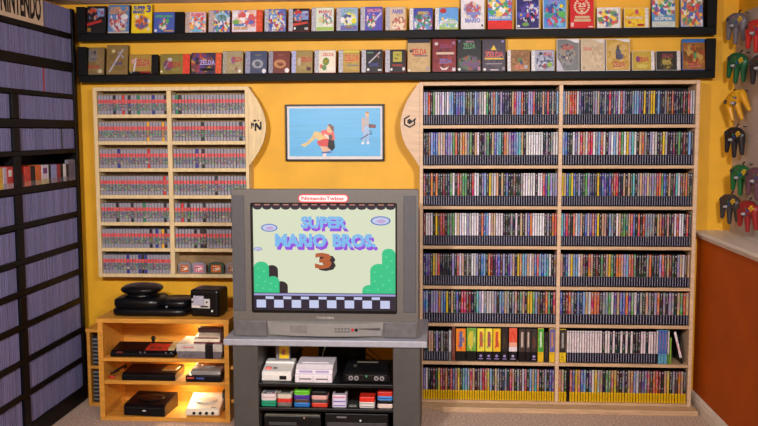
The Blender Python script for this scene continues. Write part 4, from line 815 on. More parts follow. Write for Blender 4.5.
# ------------------------------------------------------------------ television
tv_grey = M('tv_grey', (95, 92, 88), .42, var=.04, scale=60); tv_dark = M('tv_speaker_cloth', (78, 78, 82), .6, var=.15, scale=400); tv_black = M('tv_black', (16, 16, 20), .3); tv_light = M('tv_panel', (134, 132, 130), .38, var=.04)
TX0, TX1, TZ0, TZ1, TY = -1.030, -.100, .5335, 1.274, 4.262
tv = thing('television', 'large grey tube television showing a game title screen', 'television', ((TX0+TX1)/2, TY, TZ0))
tw, th = (TX1-TX0)/2, TZ1-TZ0
cxm = (TX0+TX1)/2
sx0, sx1 = -.928-cxm, -.2125-cxm; sz0, sz1 = .668-TZ0, 1.202-TZ0
def rrect(x0, x1, z0, z1, r, n=4):
    out = []
    for cx, cz, a in ((x1-r, z0+r, -90), (x1-r, z1-r, 0), (x0+r, z1-r, 90), (x0+r, z0+r, 180)):
        out += [(cx+r*math.cos(R(a+90*i/n)), cz+r*math.sin(R(a+90*i/n))) for i in range(n+1)]
    return out
def ring(name, outer, inner, y0, y1, mat, parent, y_in=None):
    n = len(outer); g = G(); y_in = y1 if y_in is None else y_in
    V = [(x, y0, z) for x, z in outer]+[(x, y0, z) for x, z in inner]+[(x, y_in, z) for x, z in inner]+[(x, y1, z) for x, z in outer]
    F = []
    for i in range(n):
        j = (i+1) % n
        F += [(i, j, n+j, n+i), (n+i, n+j, 2*n+j, 2*n+i), (2*n+i, 2*n+j, 3*n+j, 3*n+i), (3*n+i, 3*n+j, j, i)]
    return g.add(V, F).build(name, mat, parent)
ring('front_frame', rrect(-tw, tw, 0.0, th, .012), rrect(sx0-.008, sx1+.007, sz0-.014, sz1+.007, .010), 0, .07, tv_grey, tv)
ring('screen_surround', rrect(sx0-.0078, sx1+.0068, sz0-.0138, sz1+.0068, .009), rrect(sx0, sx1, sz0, sz1, .006), .004, .04, tv_black, tv, .016)
for s in (-1, 1):
    a, b = (-tw+.004, -tw+.064) if s < 0 else (tw-.074, tw-.012)
    B('speaker_grille', (a, b, -.004, .001, .13, th-.03), tv_dark, tv, .003)
# tapered back shell
g = G(); rings = [(.0705, 1, 1, 0), (.22, .96, .97, 0), (.34, .70, .74, .06), (.43, .52, .58, .10)]
V = []; F = []
for (y, kx, kz, z0) in rings:
    V += [(x*kx, y, z0+z*kz) for x, z in rrect(-tw, tw, 0, th, .02)]
n = 20
for k in range(3):
    F += [(k*n+i, k*n+(i+1) % n, (k+1)*n+(i+1) % n, (k+1)*n+i) for i in range(n)]
F += [tuple(range(n)), tuple(range(3*n, 4*n))]
g.add(V, F).build('rear_shell', M('tv_rear', (52, 50, 52), .5), tv)
# lower control panel, bowed forward
def bow(x): return -.036*(1-(x/.30)**2)
xs = [-.292+.584*i/12 for i in range(13)]
top = [(x, bow(x)-.004, .078-.004*(x/.292)**2) for x in xs]; bot = [(x*.965, bow(x)*.92-.003, .012) for x in xs]
g = G(); nn = 13
g.add(top+bot+[(x, .002, .082) for x in xs]+[(x*.965, .002, .008) for x in xs],
      [(i, i+1, nn+i+1, nn+i) for i in range(12)]+[(i, 2*nn+i, 2*nn+i+1, i+1) for i in range(12)]+[(nn+i, nn+i+1, 3*nn+i+1, 3*nn+i) for i in range(12)]+[(0, nn, 3*nn, 2*nn), (12, 2*nn+12, 3*nn+12, nn+12)])
cpn = g.build('control_panel', tv_light, tv)
G().add([(-.17, bow(.17)-.0055, .030), (-.17, bow(.17)-.0055, .066), (-.09, bow(.09)-.0065, .066), (-.09, bow(.09)-.0065, .030), (-.17, bow(.17)-.003, .030), (-.17, bow(.17)-.003, .066), (-.09, bow(.09)-.003, .066), (-.09, bow(.09)-.003, .030)],
        [(0, 1, 2, 3), (4, 7, 6, 5), (0, 4, 5, 1), (1, 5, 6, 2), (2, 6, 7, 3), (3, 7, 4, 0)]).build('flap', M('tv_flap', (122, 120, 120), .4), cpn)
for i in range(5):
    x = .052+i*.016; G().box(x, x+.009, bow(x)-.008, bow(x), .050, .056).build('button', M('tv_button', (90, 88, 90), .4), cpn, .001)
    G().box(x, x+.009, bow(x)-.008, bow(x), .036, .041).build('button', M('tv_button', (90, 88, 90), .4), cpn, .001)
G().cyl((.140, bow(.14)-.008, .046), (.140, bow(.14), .046), .007, n=10).build('jack', ink((190, 30, 34)), cpn); G().cyl((.158, bow(.158)-.008, .046), (.158, bow(.158), .046), .008, n=10).build('jack', ink((20, 18, 20)), cpn)
G().box(.17, .275, -.03, -.0, .0495, .0525).build('groove', M('tv_groove', (80, 78, 80), .5), cpn)
text_part('brand_plate', 'TOSHIBA', M('tv_plate', (176, 174, 172), .3), tv, -.045, .045, .094, .104, -.0002, .001, bold=.02)
B('lower_step', (-tw+.006, -.295, -.010, .001, .004, .082), M('tv_step', (96, 94, 96), .45), tv, .003); B('lower_step', (.295, tw-.006, -.010, .001, .004, .082), M('tv_step', (96, 94, 96), .45), tv, .003)
# screen picture: px grid 251..395.5 x 203..311
scr = G().box(sx0, sx1, .016, .03, sz0, sz1).build('screen', SCR('screen_dark', (14, 14, 22), .6), tv)
def S(px, py): return (sx0+(px-253.6)/139.8*(sx1-sx0), sz1-(py-204.4)/105.2*(sz1-sz0))
def shp(pts, mat, y, nm='picture_shape'): return G().prism([S(*p) for p in pts], y-.0004, y, 'y').build(nm, mat, scr)
def sdisc(cx, cz, rx, rz, n=16, a0=0, a1=360): return [(cx+rx*math.cos(R(a0+(a1-a0)*i/n)), cz-rz*math.sin(R(a0+(a1-a0)*i/n))) for i in range(n+(a1-a0 < 360))]
cream = SCR('screen_cream', (226, 234, 204), .92); navy = SCR('screen_navy', (24, 20, 52), .7); lightb = SCR('screen_blue', (124, 192, 244), .95); viol = SCR('screen_violet', (146, 76, 226), .95)
grn = SCR('screen_green', (34, 204, 140), .92); lgrn = SCR('screen_light_green', (90, 226, 160), .85); wht = SCR('screen_white', (206, 214, 248), .9); lav = SCR('screen_lavender', (170, 170, 226), .85); brn = SCR('screen_rust', (190, 96, 46), .85); salmon = SCR('screen_salmon', (206, 140, 120), .75); bord = SCR('screen_border', (90, 70, 190), .8); dkg = SCR('screen_shadow', (20, 24, 40), .6)
shp([(254, 205), (393, 205), (393, 309), (254, 309)], cream, .0155, 'picture_field')
sc_pts = [(254, 204.5), (393, 204.5), (393, 207.6)]
nsc = 15; wsc = 139/nsc
for i in range(nsc):
    c_ = 393-(i+.5)*wsc
    sc_pts += [(c_+wsc/2*math.cos(R(180*k/5)), 207.6+2.6*math.sin(R(180*k/5))) for k in range(6)]
shp(sc_pts, navy, .0148, 'curtain')
for i in range(nsc):
    x = 254+i*wsc; shp([(x+2, 204.6), (x+7.5, 204.6), (x+7.5, 205.8), (x+2, 205.8)], salmon, .0141, 'curtain_dash')
for cx, cz, rx, rz in ((270, 228, 8.2, 4), (378.8, 220.8, 9.8, 4.6), (258.5, 249, 4.2, 1.9)):
    shp(sdisc(cx, cz, rx, rz), SCR('screen_cloud_edge', (90, 130, 210), .85), .0148, 'cloud_edge'); shp(sdisc(cx, cz, rx*.84, rz*.76), wht, .0142, 'cloud')
    shp(sdisc(cx+.5, cz+.4, rx*.45, rz*.42), SCR('screen_pink', (206, 180, 230), .85), .0136, 'cloud_swirl')
def bush(cx, w_, top, bot, mat, y):
    r = w_/2; return shp([(cx-r, bot)]+[(cx-r*math.cos(R(180*k/10)), top+r*.8-r*.8*math.sin(R(180*k/10))) for k in range(11)]+[(cx+r, bot)], mat, y, 'bush')
bush(272, 12, 265, 293, dkg, .0148); bush(281, 13, 281, 293, dkg, .0147)
bush(261.6, 15, 261.5, 293, grn, .0141); bush(273, 12.5, 276, 293, grn, .0139)
bush(386.5, 13, 248, 293, grn, .0147); bush(377, 17, 263, 293, grn, .0142); bush(367.5, 13.5, 284, 293, grn, .0138)
for bx, by in [(258, 268), (264, 271), (259, 277), (265, 281), (257, 285), (263, 288), (271, 283), (276, 286), (270, 289), (384, 256), (389, 260), (385, 266), (390, 271), (373, 271), (379, 275), (373, 280), (381, 284), (387, 279), (388, 288), (376, 288), (366, 289)]:
    shp([(bx-1.2, by), (bx+.6, by-1), (bx+1.4, by+.6), (bx-.4, by+1.4)], lgrn, .0132, 'leaf_fleck')
shp([(254, 292.5), (393, 292.5), (393, 309), (254, 309)], navy, .0130, 'floor_band')
shp([(254, 293.2), (393, 293.2), (393, 295.2), (254, 295.2)], lav, .0124, 'floor_stripe')
for i in range(8):
    x = 256.5+i*17.4
    shp([(x, 299.6), (x+9.2, 299.6), (x+9.2, 307.4), (x, 307.4)], wht, .0124, 'floor_tile')
    x2 = x+9.0
    if x2+8 < 393: shp([(x2, 296.2), (x2+8.0, 296.2), (x2+8.0, 298.8), (x2, 298.8)], wht, .0124, 'floor_tile')
def stext(s, x0, x1, y0, y1, mat, sh_mat, dy=3.0, dx=2.0, y=.0142):
    a, b = S(x0, y1), S(x1, y0)
    if sh_mat:
        c, d = S(x0+dx, y1+dy), S(x1+dx, y0+dy); text_part('title_shadow', s, sh_mat, scr, c[0], d[0], c[1], d[1], y, .0004, bold=.06)
    text_part('title', s, mat, scr, a[0], b[0], a[1], b[1], y-.0008, .0004, bold=.05)
stext('SUPER', 301, 346, 216.5, 228.5, lightb, viol); stext('MARIO', 275.5, 326, 233.5, 247, lightb, viol, y=.0141); stext('BROS.', 332, 374, 233.5, 247, lightb, viol, y=.0140)
stext('3', 314.5, 331, 252.5, 268.5, brn, dkg, 2, 4)
# sticker
b0, b1 = at(298, 202.6, Y=TY), at(348.5, 194.2, Y=TY)
q0, q1 = b0.x-cxm, b1.x-cxm; w0, w1 = b0.z-TZ0, b1.z-TZ0
stk = G().prism(rrect(q0, q1, w0, w1, (w1-w0)*.49, 6), -.0012, -.0001, 'y').build('name_sticker', ink((214, 50, 60)), tv)
G().prism(rrect(q0+.006, q1-.006, w0+.006, w1-.006, (w1-w0-.012)*.49, 6), -.0019, -.0012, 'y').build('sticker_field', ink((238, 230, 230)), stk)
text_part('sticker_lettering', 'NintendoTwizer', ink((206, 60, 70)), stk, q0+.018, q1-.018, w0+.0115, w1-.011, -.0019, .0006, bold=.03)

# ------------------------------------------------------------------ consoles in the stand
def cons(name, label, cat, loc, rz=0): return thing(name, label, cat, loc, rz)
US = .3083; MS = .1823
c_white = M('console_white', (226, 222, 216), .4, var=.04); c_lilac = M('console_offwhite', (222, 214, 220), .4, var=.03); c_blk = M('console_black', (26, 25, 28), .35, var=.15); c_dgrey = M('console_darkgrey', (60, 58, 62), .45)
# white top-loading console
a, b = at(262, 380.5, Z=US), at(290.5, 380.5, Z=US)
W = b.x-a.x+.006
t = cons('white_console', 'off-white top-loading console with red button and yellow-labelled cartridge', 'console', ((a.x+b.x)/2+.002, a.y, US))
G().prism([(0, 0), (0, .034), (.012, .046), (.10, .062), (.104, .072), (.17, .072), (.17, 0)], -W/2, W/2, 'x').build('body', c_white, t, .003)
G().frustum((-W*.42, -W*.20, .030, .052, .049), (-W*.40, -W*.22, .034, .048, .060)).build('power_button', ink((226, 62, 40)), t, .001)
G().frustum((-W*.16, -W*.02, .034, .048, .051), (-W*.15, -W*.03, .036, .046, .058)).build('reset_button', ink((70, 66, 66)), t, .001)
B('controller_port', (W*.10, W*.34, -.0015, .02, .006, .026), ink((24, 22, 30)), t, .001)
a2, b2 = at(279, 361, Y=a.y+.13), at(290, 347, Y=a.y+.13); 
crt = thing('plugged_cartridge', 'grey cartridge with yellow label standing in the white console', 'cartridge', ((a2.x+b2.x)/2-.004, a.y+.125, US+.0722))
B('shell', (-.040, .034, 0, .018, 0, .088), M('cart_grey', (120, 116, 120), .5), crt, .0015)
quad_uv('label', .050, .070, print_mat('cart_label', (226, 190, 36), [(180, 60, 50), (70, 60, 130), (200, 90, 60)], .45, .48, .22, .24, 5), crt, -.0006, -.022, .010)
# off-white two-slot console
a, b = at(295, 382.5, Z=US), at(332.5, 382.5, Z=US); W = b.x-a.x
t = cons('offwhite_console', 'large off-white console in the middle of the stand shelf', 'console', ((a.x+b.x)/2, a.y, US))
G().prism([(0, 0), (0, .038), (.018, .046), (.018, .060), (.030, .064), (.055, .080), (.20, .082), (.20, 0)], -W/2, W/2, 'x').build('body', c_lilac, t, .003)
for s in (-1, 1):
    B('controller_port', (s*W*.22-.030, s*W*.22+.030, -.0015, .01, .016, .022), ink((70, 64, 80)), t, .001)
    B('recess', (s*W*.22-.034, s*W*.22+.034, .0165, .02, .0465, .058), ink((170, 156, 196)), t, .001)
for x in (-W*.38, -.003, W*.38): B('front_rib', (x-.0018, x+.0018, -.001, .004, .006, .036), ink((190, 180, 190)), t, 0)
B('top_lid', (-W*.36, W*.36, .07, .15, .0815, .086), c_lilac, t, .002)
# dark console with four ports
a, b = at(343, 382.5, Z=US), at(390, 382.5, Z=US); W = b.x-a.x
t = cons('dark_console', 'charcoal console with four pale round controller ports', 'console', ((a.x+b.x)/2, a.y, US))
G().prism([(0, .004), (0, .040), (.016, .052), (.10, .072), (.17, .074), (.19, .05), (.19, .004)], -W*.46, W*.46, 'x').build('body', c_blk, t, .004)
for s in (-1, 1):
    G().prism([(.01, 0), (.006, .03), (.03, .046), (.16, .06), (.18, .04), (.18, 0)], s*W*.46, s*W*.5, 'x').build('side_cheek', c_blk, t, .003)
for x in (-.078, -.050, .050, .078):
    pr_ = G().cyl((x, -.003, .024), (x, .004, .024), .0115, n=18).build('controller_port', ink((150, 146, 150)), t); G().cyl((x, -.0045, .024), (x, -.003, .024), .0065, n=14).build('port_socket', ink((60, 58, 60)), pr_)
G().cyl((0, -.0025, .034), (0, .003, .034), .006, n=10).build('badge', ink((60, 130, 90)), t)
B('cartridge_slot', (-W*.24, W*.22, .118, .128, .066, .0755), ink((90, 86, 70)), t, .001)
G().cyl((-.062, .075, .062), (-.062, .075, .0725), .010, n=12).build('power_switch', c_dgrey, t)
# things behind the stand shelf
B_ = G().box(-.06, .06, 0, .04, 0, .17).build('upright_sleeve', M('sleeve_grey', (86, 80, 78), .5), bevel=.003); B_.location = (-.875+.06+.01, 4.60, US); tag(B_, 'grey upright sleeve standing behind the white console', 'box')
def cable(name, pts, r, c, label): tag(G().tube(arc3(pts), r).build(name, M('cable_%d_%d_%d' % c, c, .5), smooth=True), label, 'cable')
def arc3(seq, n=6):
    out = []; seq = [Vector(p) for p in seq]
    for i in range(len(seq)-1):
        p0, p1, p2, p3 = (seq[max(0, min(len(seq)-1, j))] for j in (i-1, i, i+1, i+2))
        for k in range(n):
            t_ = k/n; out.append(.5*((2*p1)+(p2-p0)*t_+(2*p0-5*p1+4*p2-p3)*t_*t_+(3*p1-p0-3*p2+p3)*t_**3))
    out.append(seq[-1]); return out
cable('white_cable', [at(322, 357, Y=4.46), at(323.5, 352, Y=4.46), at(325.5, 346, Y=4.47)], .0022, (206, 220, 206), 'thin pale cable rising behind the off-white console')
cable('black_cable', [at(352, 346.5, Y=4.66), at(364, 352, Y=4.62), at(372, 358, Y=4.56), at(378, 362, Y=4.5)], .003, (20, 18, 18), 'black cable drooping behind the charcoal console')
cable('black_cable', [at(305, 347, Y=4.66), at(300, 351, Y=4.6), at(295, 356, Y=4.52), at(292, 361, Y=4.48)], .0025, (20, 18, 18), 'black cable drooping behind the white console')
cable('black_cable', [at(358, 346.5, Y=4.68), at(368, 349, Y=4.64), at(376, 355, Y=4.6), at(382, 361, Y=4.52)], .002, (26, 22, 20), 'thinner black cable beside another over the charcoal console')
# handheld stacks
def handheld(px0, px1, y0, y1, col, label, zbase, screen=None, front=None, lid=None, name='handheld_console', dpt=.078, buttons=False):
    Yf = 4.235
    a, b = at(px0, 400, Y=Yf).x, at(px1, 400, Y=Yf).x; W = b-a
    h = (y1-y0)/872*Yf*.98
    t = thing(name, label, 'handheld', ((a+b)/2, Yf, zbase), 0, 'stacked handhelds in the stand')
    m = M('handheld_%d_%d_%d' % col, col, .35, var=.06)
    G().prism(rrect(-W/2, W/2, 0, dpt, .010), 0, h*.96, 'z').build('shell', m, t, .002)
    if front: B('front_seam', (-W/2+.006, W/2-.006, -.0008, .003, h*.40, h*.58), ink(front), t, 0)
    if screen: B('screen', (-W*.34, W*.34, .030, .070, h*.955, h*.96+.0012), ink(screen), t, .0005)
    if buttons:
        G().cyl((W*.28, .018, h*.94), (W*.28, .018, h*.96+.003), .005, n=10).build('button', ink((150, 40, 90)), t)
        B('direction_pad', (-W*.38, -W*.16, .014, .022, h*.95, h*.96+.002), ink((40, 38, 44)), t, 0)
    return zbase+h*.96+.0003
def stack(px0, px1, layers, dx=0):
    z = MS+.0003
    for (hpx, col, label, kw) in layers:
        z = handheld(px0, px1, 0, hpx, col, label, z, **kw)
D0 = dict
stack(261, 276, [(6.5, (28, 150, 112), 'teal green handheld under a pale one, stack against side panel', D0(front=(20, 120, 90))), (7, (222, 206, 206), 'pale pinkish handheld with buttons on a teal one', D0(screen=(120, 120, 130), front=(190, 170, 170), buttons=True))])
stack(277, 291.6, [(4.4, (112, 104, 98), 'grey handheld at the foot of the red and beige stack', D0()), (4.4, (206, 44, 34), 'red handheld between grey and beige ones', D0()), (4.6, (206, 196, 176), 'beige handheld with dark screen on a red one', D0(screen=(56, 60, 60)))])
stack(293.8, 309.6, [(4.6, (36, 116, 196), 'bright blue handheld at the foot of the lime-topped stack', D0(front=(26, 90, 160))), (3.6, (62, 44, 42), 'dark brown handheld between blue and purple ones', D0(front=(110, 76, 60))), (5, (70, 44, 140), 'purple handheld under the lime green one', D0()), (4.4, (106, 206, 36), 'lime green handheld with dark lid on purple one', D0(screen=(30, 34, 30), front=(60, 120, 30)))])
stack(311.4, 327.4, [(4.6, (206, 58, 40), 'orange-red handheld at the foot of the pink-banded stack', D0()), (3.8, (66, 66, 66), 'dark grey handheld between red and pink ones', D0()), (4.4, (216, 160, 156), 'pink handheld under a black one', D0()), (4.4, (36, 32, 36), 'black handheld on a pink one, top of its stack', D0(screen=(20, 20, 24)))])
stack(332, 346.4, [(4.4, (206, 202, 220), 'white handheld with violet rim, lowest of three alike', D0(front=(110, 80, 170))), (4.6, (200, 196, 220), 'white handheld with violet rim, middle of three alike', D0(front=(80, 60, 160))), (4.8, (216, 200, 212), 'white handheld with pink rim and dark screen, topmost', D0(front=(190, 60, 120), screen=(30, 26, 34)))])
stack(347.8, 357.6, [(3.4, (52, 56, 54), 'small dark handheld beside the red and white handhelds', D0(front=(150, 154, 150)))])
stack(359.2, 374.6, [(3.2, (214, 208, 204), 'white handheld at the foot of the red-topped stack', D0(front=(120, 110, 110))), (3.2, (220, 214, 208), 'second white handheld under the broad red one', D0(front=(130, 120, 120))), (5.5, (216, 44, 30), 'broad red handheld on two white ones', D0())])
stack(377.4, 392.8, [(4.8, (222, 200, 190), 'cream handheld at the foot of the stack by side panel', D0()), (3.8, (30, 30, 36), 'black handheld between cream and blue ones', D0()), (4.6, (66, 140, 216), 'light blue handheld under a red one', D0(front=(30, 60, 120))), (4.8, (196, 40, 28), 'red handheld on a light blue one, by side panel', D0())])
# decks on the bottom shelf
t = thing('disc_deck', 'dark deck with olive grey top edge on bottom stand shelf', 'deck', (-.735, 4.25, .0505))
B('case', (-.145, .145, 0, .30, 0, .078), c_blk, t, .003); B('top_panel', (-.14, .14, -.001, .27, .0785, .086), M('deck_olive', (92, 90, 74), .4), t, .002); B('disc_tray', (-.12, .02, -.002, .004, .03, .046), c_dgrey, t, .001); G().cyl((.06, -.003, .07), (.06, .002, .07), .004, n=8).build('indicator', ink((190, 150, 120)), t)
t = thing('cartridge_deck', 'black deck with pale slot beside the olive-edged deck', 'deck', (-.41, 4.25, .0505))
B('case', (-.160, .160, 0, .30, 0, .096), c_blk, t, .003); B('slot', (-.10, -.05, -.002, .003, .073, .081), ink((110, 108, 110)), t, .001); G().cyl((.02, -.003, .062), (.02, .002, .062), .005, n=10).build('indicator', ink((200, 200, 214)), t); B('front_panel', (-.15, .15, -.0015, .002, .01, .05), c_dgrey, t, .001)

# ------------------------------------------------------------------ low console shelf
CX0, CX1, CY0, CY1 = -1.832, -1.116, 4.50, 4.82
cs = thing('console_shelf', 'low golden pine shelf unit carrying old consoles', 'shelf unit', (0, 0, 0))
B('side_panel', (CX0, CX0+.028, CY0, CY1, .0005, .5395), gold_pine, cs, .002); B('side_panel', (CX1-.026, CX1, CY0, CY1, .0005, .5395), gold_pine, cs, .002)
B('top_board', (CX0-.006, CX1+.004, CY0-.004, CY1, .540, .564), gold_pine, cs, .002)
for z in (.338, .213): B('shelf_board', (CX0+.0285, CX1-.0265, CY0+.002, CY1-.012, z-.010, z+.010), gold_pine, cs, .0015)
B('bottom_board', (CX0+.0285, CX1-.0265, CY0+.002, CY1-.012, .0005, .022), gold_pine, cs, .0015)
B('back_panel', (CX0+.0285, CX1-.0265, CY1-.0115, CY1, .0005, .5395), gold_pine, cs, 0)
for z in (.10, .285): B('dowel_peg', (CX1+.0003, CX1+.022, CY0+.03, CY0+.05, z, z+.018), gold_pine, cs, .002)
puck_m = M('puck_body', (200, 190, 170), .4); glow = SCR('puck_lens', (255, 214, 150), 4)
for i, (x, y, z, p, lab) in enumerate([(-1.378, 4.735, .3275, .9, 'small warm puck light under the upper shelf board of pine unit'), (-1.40, 4.70, .2025, 1.0, 'small warm puck light under the lower shelf board of pine unit'), (-1.36, 4.72, .5395, .5, 'small warm puck light under the top board of pine unit')]):
    t = thing('puck_light', lab, 'lamp', (x, y, z), 0, 'puck lights inside the pine unit')
    G().cyl((0, 0, -.010), (0, 0, -.0003), .026, n=20).build('housing', puck_m, t); G().cyl((0, 0, -.012), (0, 0, -.0102), .021, n=20).build('lens', glow, t)
    l = bpy.data.lights.new('puck_lamp', 'AREA'); l.shape = 'DISK'; l.size = .04; l.energy = p; l.color = (1, .78, .45)
    lo = bpy.data.objects.new('puck_lamp', l); COL.objects.link(lo); lo.parent = t; lo.location = (0, 0, -.014)
TOPZ = .5643
# black console tower with domed add-on
a, b = at(111, 316, Z=TOPZ), at(189, 316, Z=TOPZ); W = b.x-a.x; yb = a.y
t = cons('black_console_stack', 'black rounded console on a disc base with domed mushroom add-on', 'console', ((a.x+b.x)/2, 4.548, TOPZ))
c_soft = M('console_soft_black', (20, 20, 27), .28, var=.15)
G().ell((0, .11, .022), (W*.5, .115, .022), .35, 32, 10, ez=.35).build('disc_base', c_soft, t, smooth=True)
G().ell((-W*.17, .115, .064), (W*.33, .108, .040), .5, 32, 12, ez=.6).build('main_body', c_soft, t, smooth=True)
G().ell((W*.30, .12, .062), (W*.20, .095, .030), .55, 28, 12, ez=.6).build('side_unit', c_soft, t, smooth=True)
G().cyl((-W*.17, .12, .085), (-W*.17, .12, .118), W*.21, W*.19, 24).build('neck', c_soft, t, smooth=True)
G().ell((-W*.17, .12, .134), (W*.265, .10, .030), .8, 32, 12, ez=.9).build('dome', c_soft, t, smooth=True)
G().ell((-W*.24, .055, .158), (.02, .012, .004), 1, 12, 6).build('vent_mark', c_dgrey, t)
G().cyl((W*.22, .020, .052), (W*.22, .028, .052), .005, n=8).build('indicator', ink((150, 150, 160)), t); B('badge', (-W*.06, -W*.0, .012, .02, .062, .07), ink((50, 60, 140)), t, .001)
# black cube console
a, b = at(192, 315, Z=TOPZ), at(219, 315, Z=TOPZ)
t = cons('cube_console', 'black cube console with pale face plate and grey square display', 'console', ((a.x+b.x)/2+.008, 4.552, TOPZ), R(-7))
G().box(-.078, .084, 0, .15, .004, .150).build('body', M('cube_black', (18, 19, 23), .35), t, .014, 3)
B('face_plate', (-.068, .036, -.004, .002, .050, .102), M('plate_grey', (196, 192, 190), .4), t, .002)
B('display_square', (-.054, .004, -.012, -.004, .066, .118), M('display_grey', (176, 174, 190), .4, var=.15, scale=90), t, .002)
for x in (-.062, .020): G().cyl((x, -.006, .084), (x, -.003, .084), .0055, n=12).build('controller_port', ink((24, 20, 20)), t)
B('plate_slot', (-.016, .026, -.0055, -.003, .056, .064), ink((50, 44, 40)), t, 0); B('plate_slot', (-.060, -.024, -.0055, -.003, .056, .064), ink((226, 220, 214)), t, 0)
G().cyl((.048, -.002, .036), (.048, .003, .036), .0055, n=12).build('indicator', ink((226, 226, 222)), t)
for x in (-.06, .06): B('foot', (x-.015, x+.015, .02, .12, 0, .0042), c_blk, t, 0)
# second level
SZ2 = .3483
a, b = at(110, 357, Z=SZ2), at(175, 357, Z=SZ2); W = b.x-a.x
t = cons('wedge_console', 'black wedge console with rust red panel and beige shoulder', 'console', ((a.x+b.x)/2, a.y+.002, SZ2), R(0))
G().prism([(0, 0), (-.002, .020), (.016, .034), (.14, .052), (.16, .046), (.16, 0)], -W/2, W/2, 'x').build('body', c_soft, t, .006, 3)
g = G().prism([(.018, .0345), (.022, .0385), (.110, .0505), (.112, .0475)], W*.03, W*.38, 'x'); g.build('red_panel', M('rust_panel', (176, 50, 34), .4), t, .001)
G().prism([(.02, .034), (.03, .046), (.14, .060), (.15, .048)], W*.385, W*.49, 'x').build('shoulder', M('beige_shoulder', (176, 156, 110), .45), t, .003)
for x in (.10, .22): B('panel_button', (W*x, W*x+.016, .040, .052, .0385, .046), ink((80, 30, 26)), t, .001)
G().cyl((W*.07, .12, .046), (W*.07, .12, .070), .008, n=10).build('knob_stem', c_blk, t); G().ell((W*.07, .12, .078), (.013, .013, .012), 1, 14, 8).build('knob', c_blk, t, smooth=True)
B('badge', (-W*.40, -W*.30, .001, .006, .022, .030), ink((110, 40, 44)), t, 0)
for x in (-.04, .03, .36, .44): B('front_button', (W*x, W*x+.010, .001, .008, .020, .030), ink((90, 90, 96)), t, .001)
# grey box console + cream console on it
a, b = at(176.5, 358.5, Z=SZ2), at(223, 358.5, Z=SZ2); W = b.x-a.x; ya_ = a.y
t = cons('box_console', 'boxy pale grey console with dark grey lower half and black stripe', 'console', ((a.x+b.x)/2, ya_, SZ2))
G().frustum((-W/2+.008, W/2-.008, .004, .19, 0), (-W/2, W/2, 0, .19, .038)).build('lower_body', M('nes_dark', (112, 104, 110), .5), t, .002)
G().box(-W/2, W/2, 0, .19, .0385, .078).build('upper_body', M('nes_light', (206, 196, 186), .45), t, .003)
B('stripe', (W*.13, W*.30, -.0025, .003, .002, .0765), ink((28, 26, 32)), t, .001); B('top_stripe', (W*.13, W*.30, -.0025, .188, .0775, .0795), ink((28, 26, 32)), t, .001)
text_part('wordmark', 'Nintendo', ink((206, 60, 56)), t, -W*.36, -W*.10, .057, .067, -.0002, .0008, bold=.02)
B('door_line', (-W*.46, W*.10, -.001, .002, .040, .0415), ink((150, 140, 136)), t, 0)
for x in (-.36, -.24): B('button', (W*x, W*x+.018, -.003, .004, .012, .022), ink((90, 82, 86)), t, .001)
tz = SZ2+.0800
a, b = at(193.5, 342, Y=ya_+.02), at(223, 342, Y=ya_+.02); W = b.x-a.x
t = cons('cream_console', 'small cream and maroon console resting on the boxy grey console', 'console', ((a.x+b.x)/2-.002, ya_+.022, tz))
mar = M('maroon', (120, 26, 36), .4); crm = M('cream_shell', (230, 216, 190), .4, var=.03)
B('lower_tray', (-W/2, W/2, 0, .13, 0, .006), mar, t, .002)
G().prism([(.002, .0062), (.004, .024), (.020, .032), (.125, .040), (.128, .0062)], -W*.48, W*.40, 'x').build('body', crm, t, .002)
B('maroon_band', (-W*.44, W*.36, .000, .006, .0255, .031), mar, t, .001); B('side_holder', (W*.405, W*.5, .006, .125, .0065, .062), ink((60, 24, 26)), t, .002); B('rear_holder', (-W*.48, W*.36, .08, .125, .0405, .066), ink((58, 22, 26)), t, .003); B('badge', (-W*.02, W*.08, .001, .003, .010, .014), ink((190, 170, 120)), t, 0)
# third level
SZ3 = .2233
a, b = at(121.5, 380.5, Z=SZ3), at(176, 380.5, Z=SZ3); W = b.x-a.x
t = cons('flat_black_console', 'flat black console with brassy top patch on middle shelf', 'console', ((a.x+b.x)/2, a.y+.002, SZ3))
G().prism([(0, 0), (0, .032), (.02, .040), (.18, .046), (.18, 0)], -W/2, W/2, 'x').build('body', c_soft, t, .004)
G().frustum((W*.20, W*.47, .055, .15, .042), (W*.21, W*.46, .058, .148, .0475)).build('top_patch', M('brass_patch', (176, 146, 76), .3, .3), t, .001); B('cartridge_flap', (W*.02, W*.19, .05, .12, .040, .0465), c_blk, t, .002)
cable('red_black_cable', [Vector((CX0+.05, 4.66, SZ3+.012)), Vector((CX0+.045, 4.58, SZ3+.02)), Vector((CX0+.06, 4.54, SZ3+.03)), Vector((CX0+.085, 4.58, SZ3+.045)), Vector((CX0+.09, 4.66, SZ3+.04)), Vector((CX0+.07, 4.70, SZ3+.015))], .006, (34, 22, 22), 'black cable coil beside the flat black console')
cable('red_cable', [Vector((CX0+.040, 4.545, SZ3+.0075)), Vector((CX0+.055, 4.532, SZ3+.009)), Vector((CX0+.075, 4.54, SZ3+.0075))], .006, (196, 40, 34), 'short red cable end in front of the black coil')
a, b = at(185.5, 382, Z=SZ3), at(222, 382, Z=SZ3); W = b.x-a.x; y3 = a.y
t = cons('lower_black_console', 'black console with red and blue front badges under a silver one', 'console', ((a.x+b.x)/2, y3, SZ3))
G().box(-W/2, W/2, 0, .17, 0, .036).build('body', c_soft, t, .004); B('red_badge', (-W*.46, -W*.26, -.002, .003, .018, .027), ink((190, 70, 60)), t, .001); B('blue_badge', (-W*.20, W*.02, -.002, .003, .016, .026), ink((60, 80, 150)), t, .001)
a2 = at(189.5, 375, Y=y3+.01)
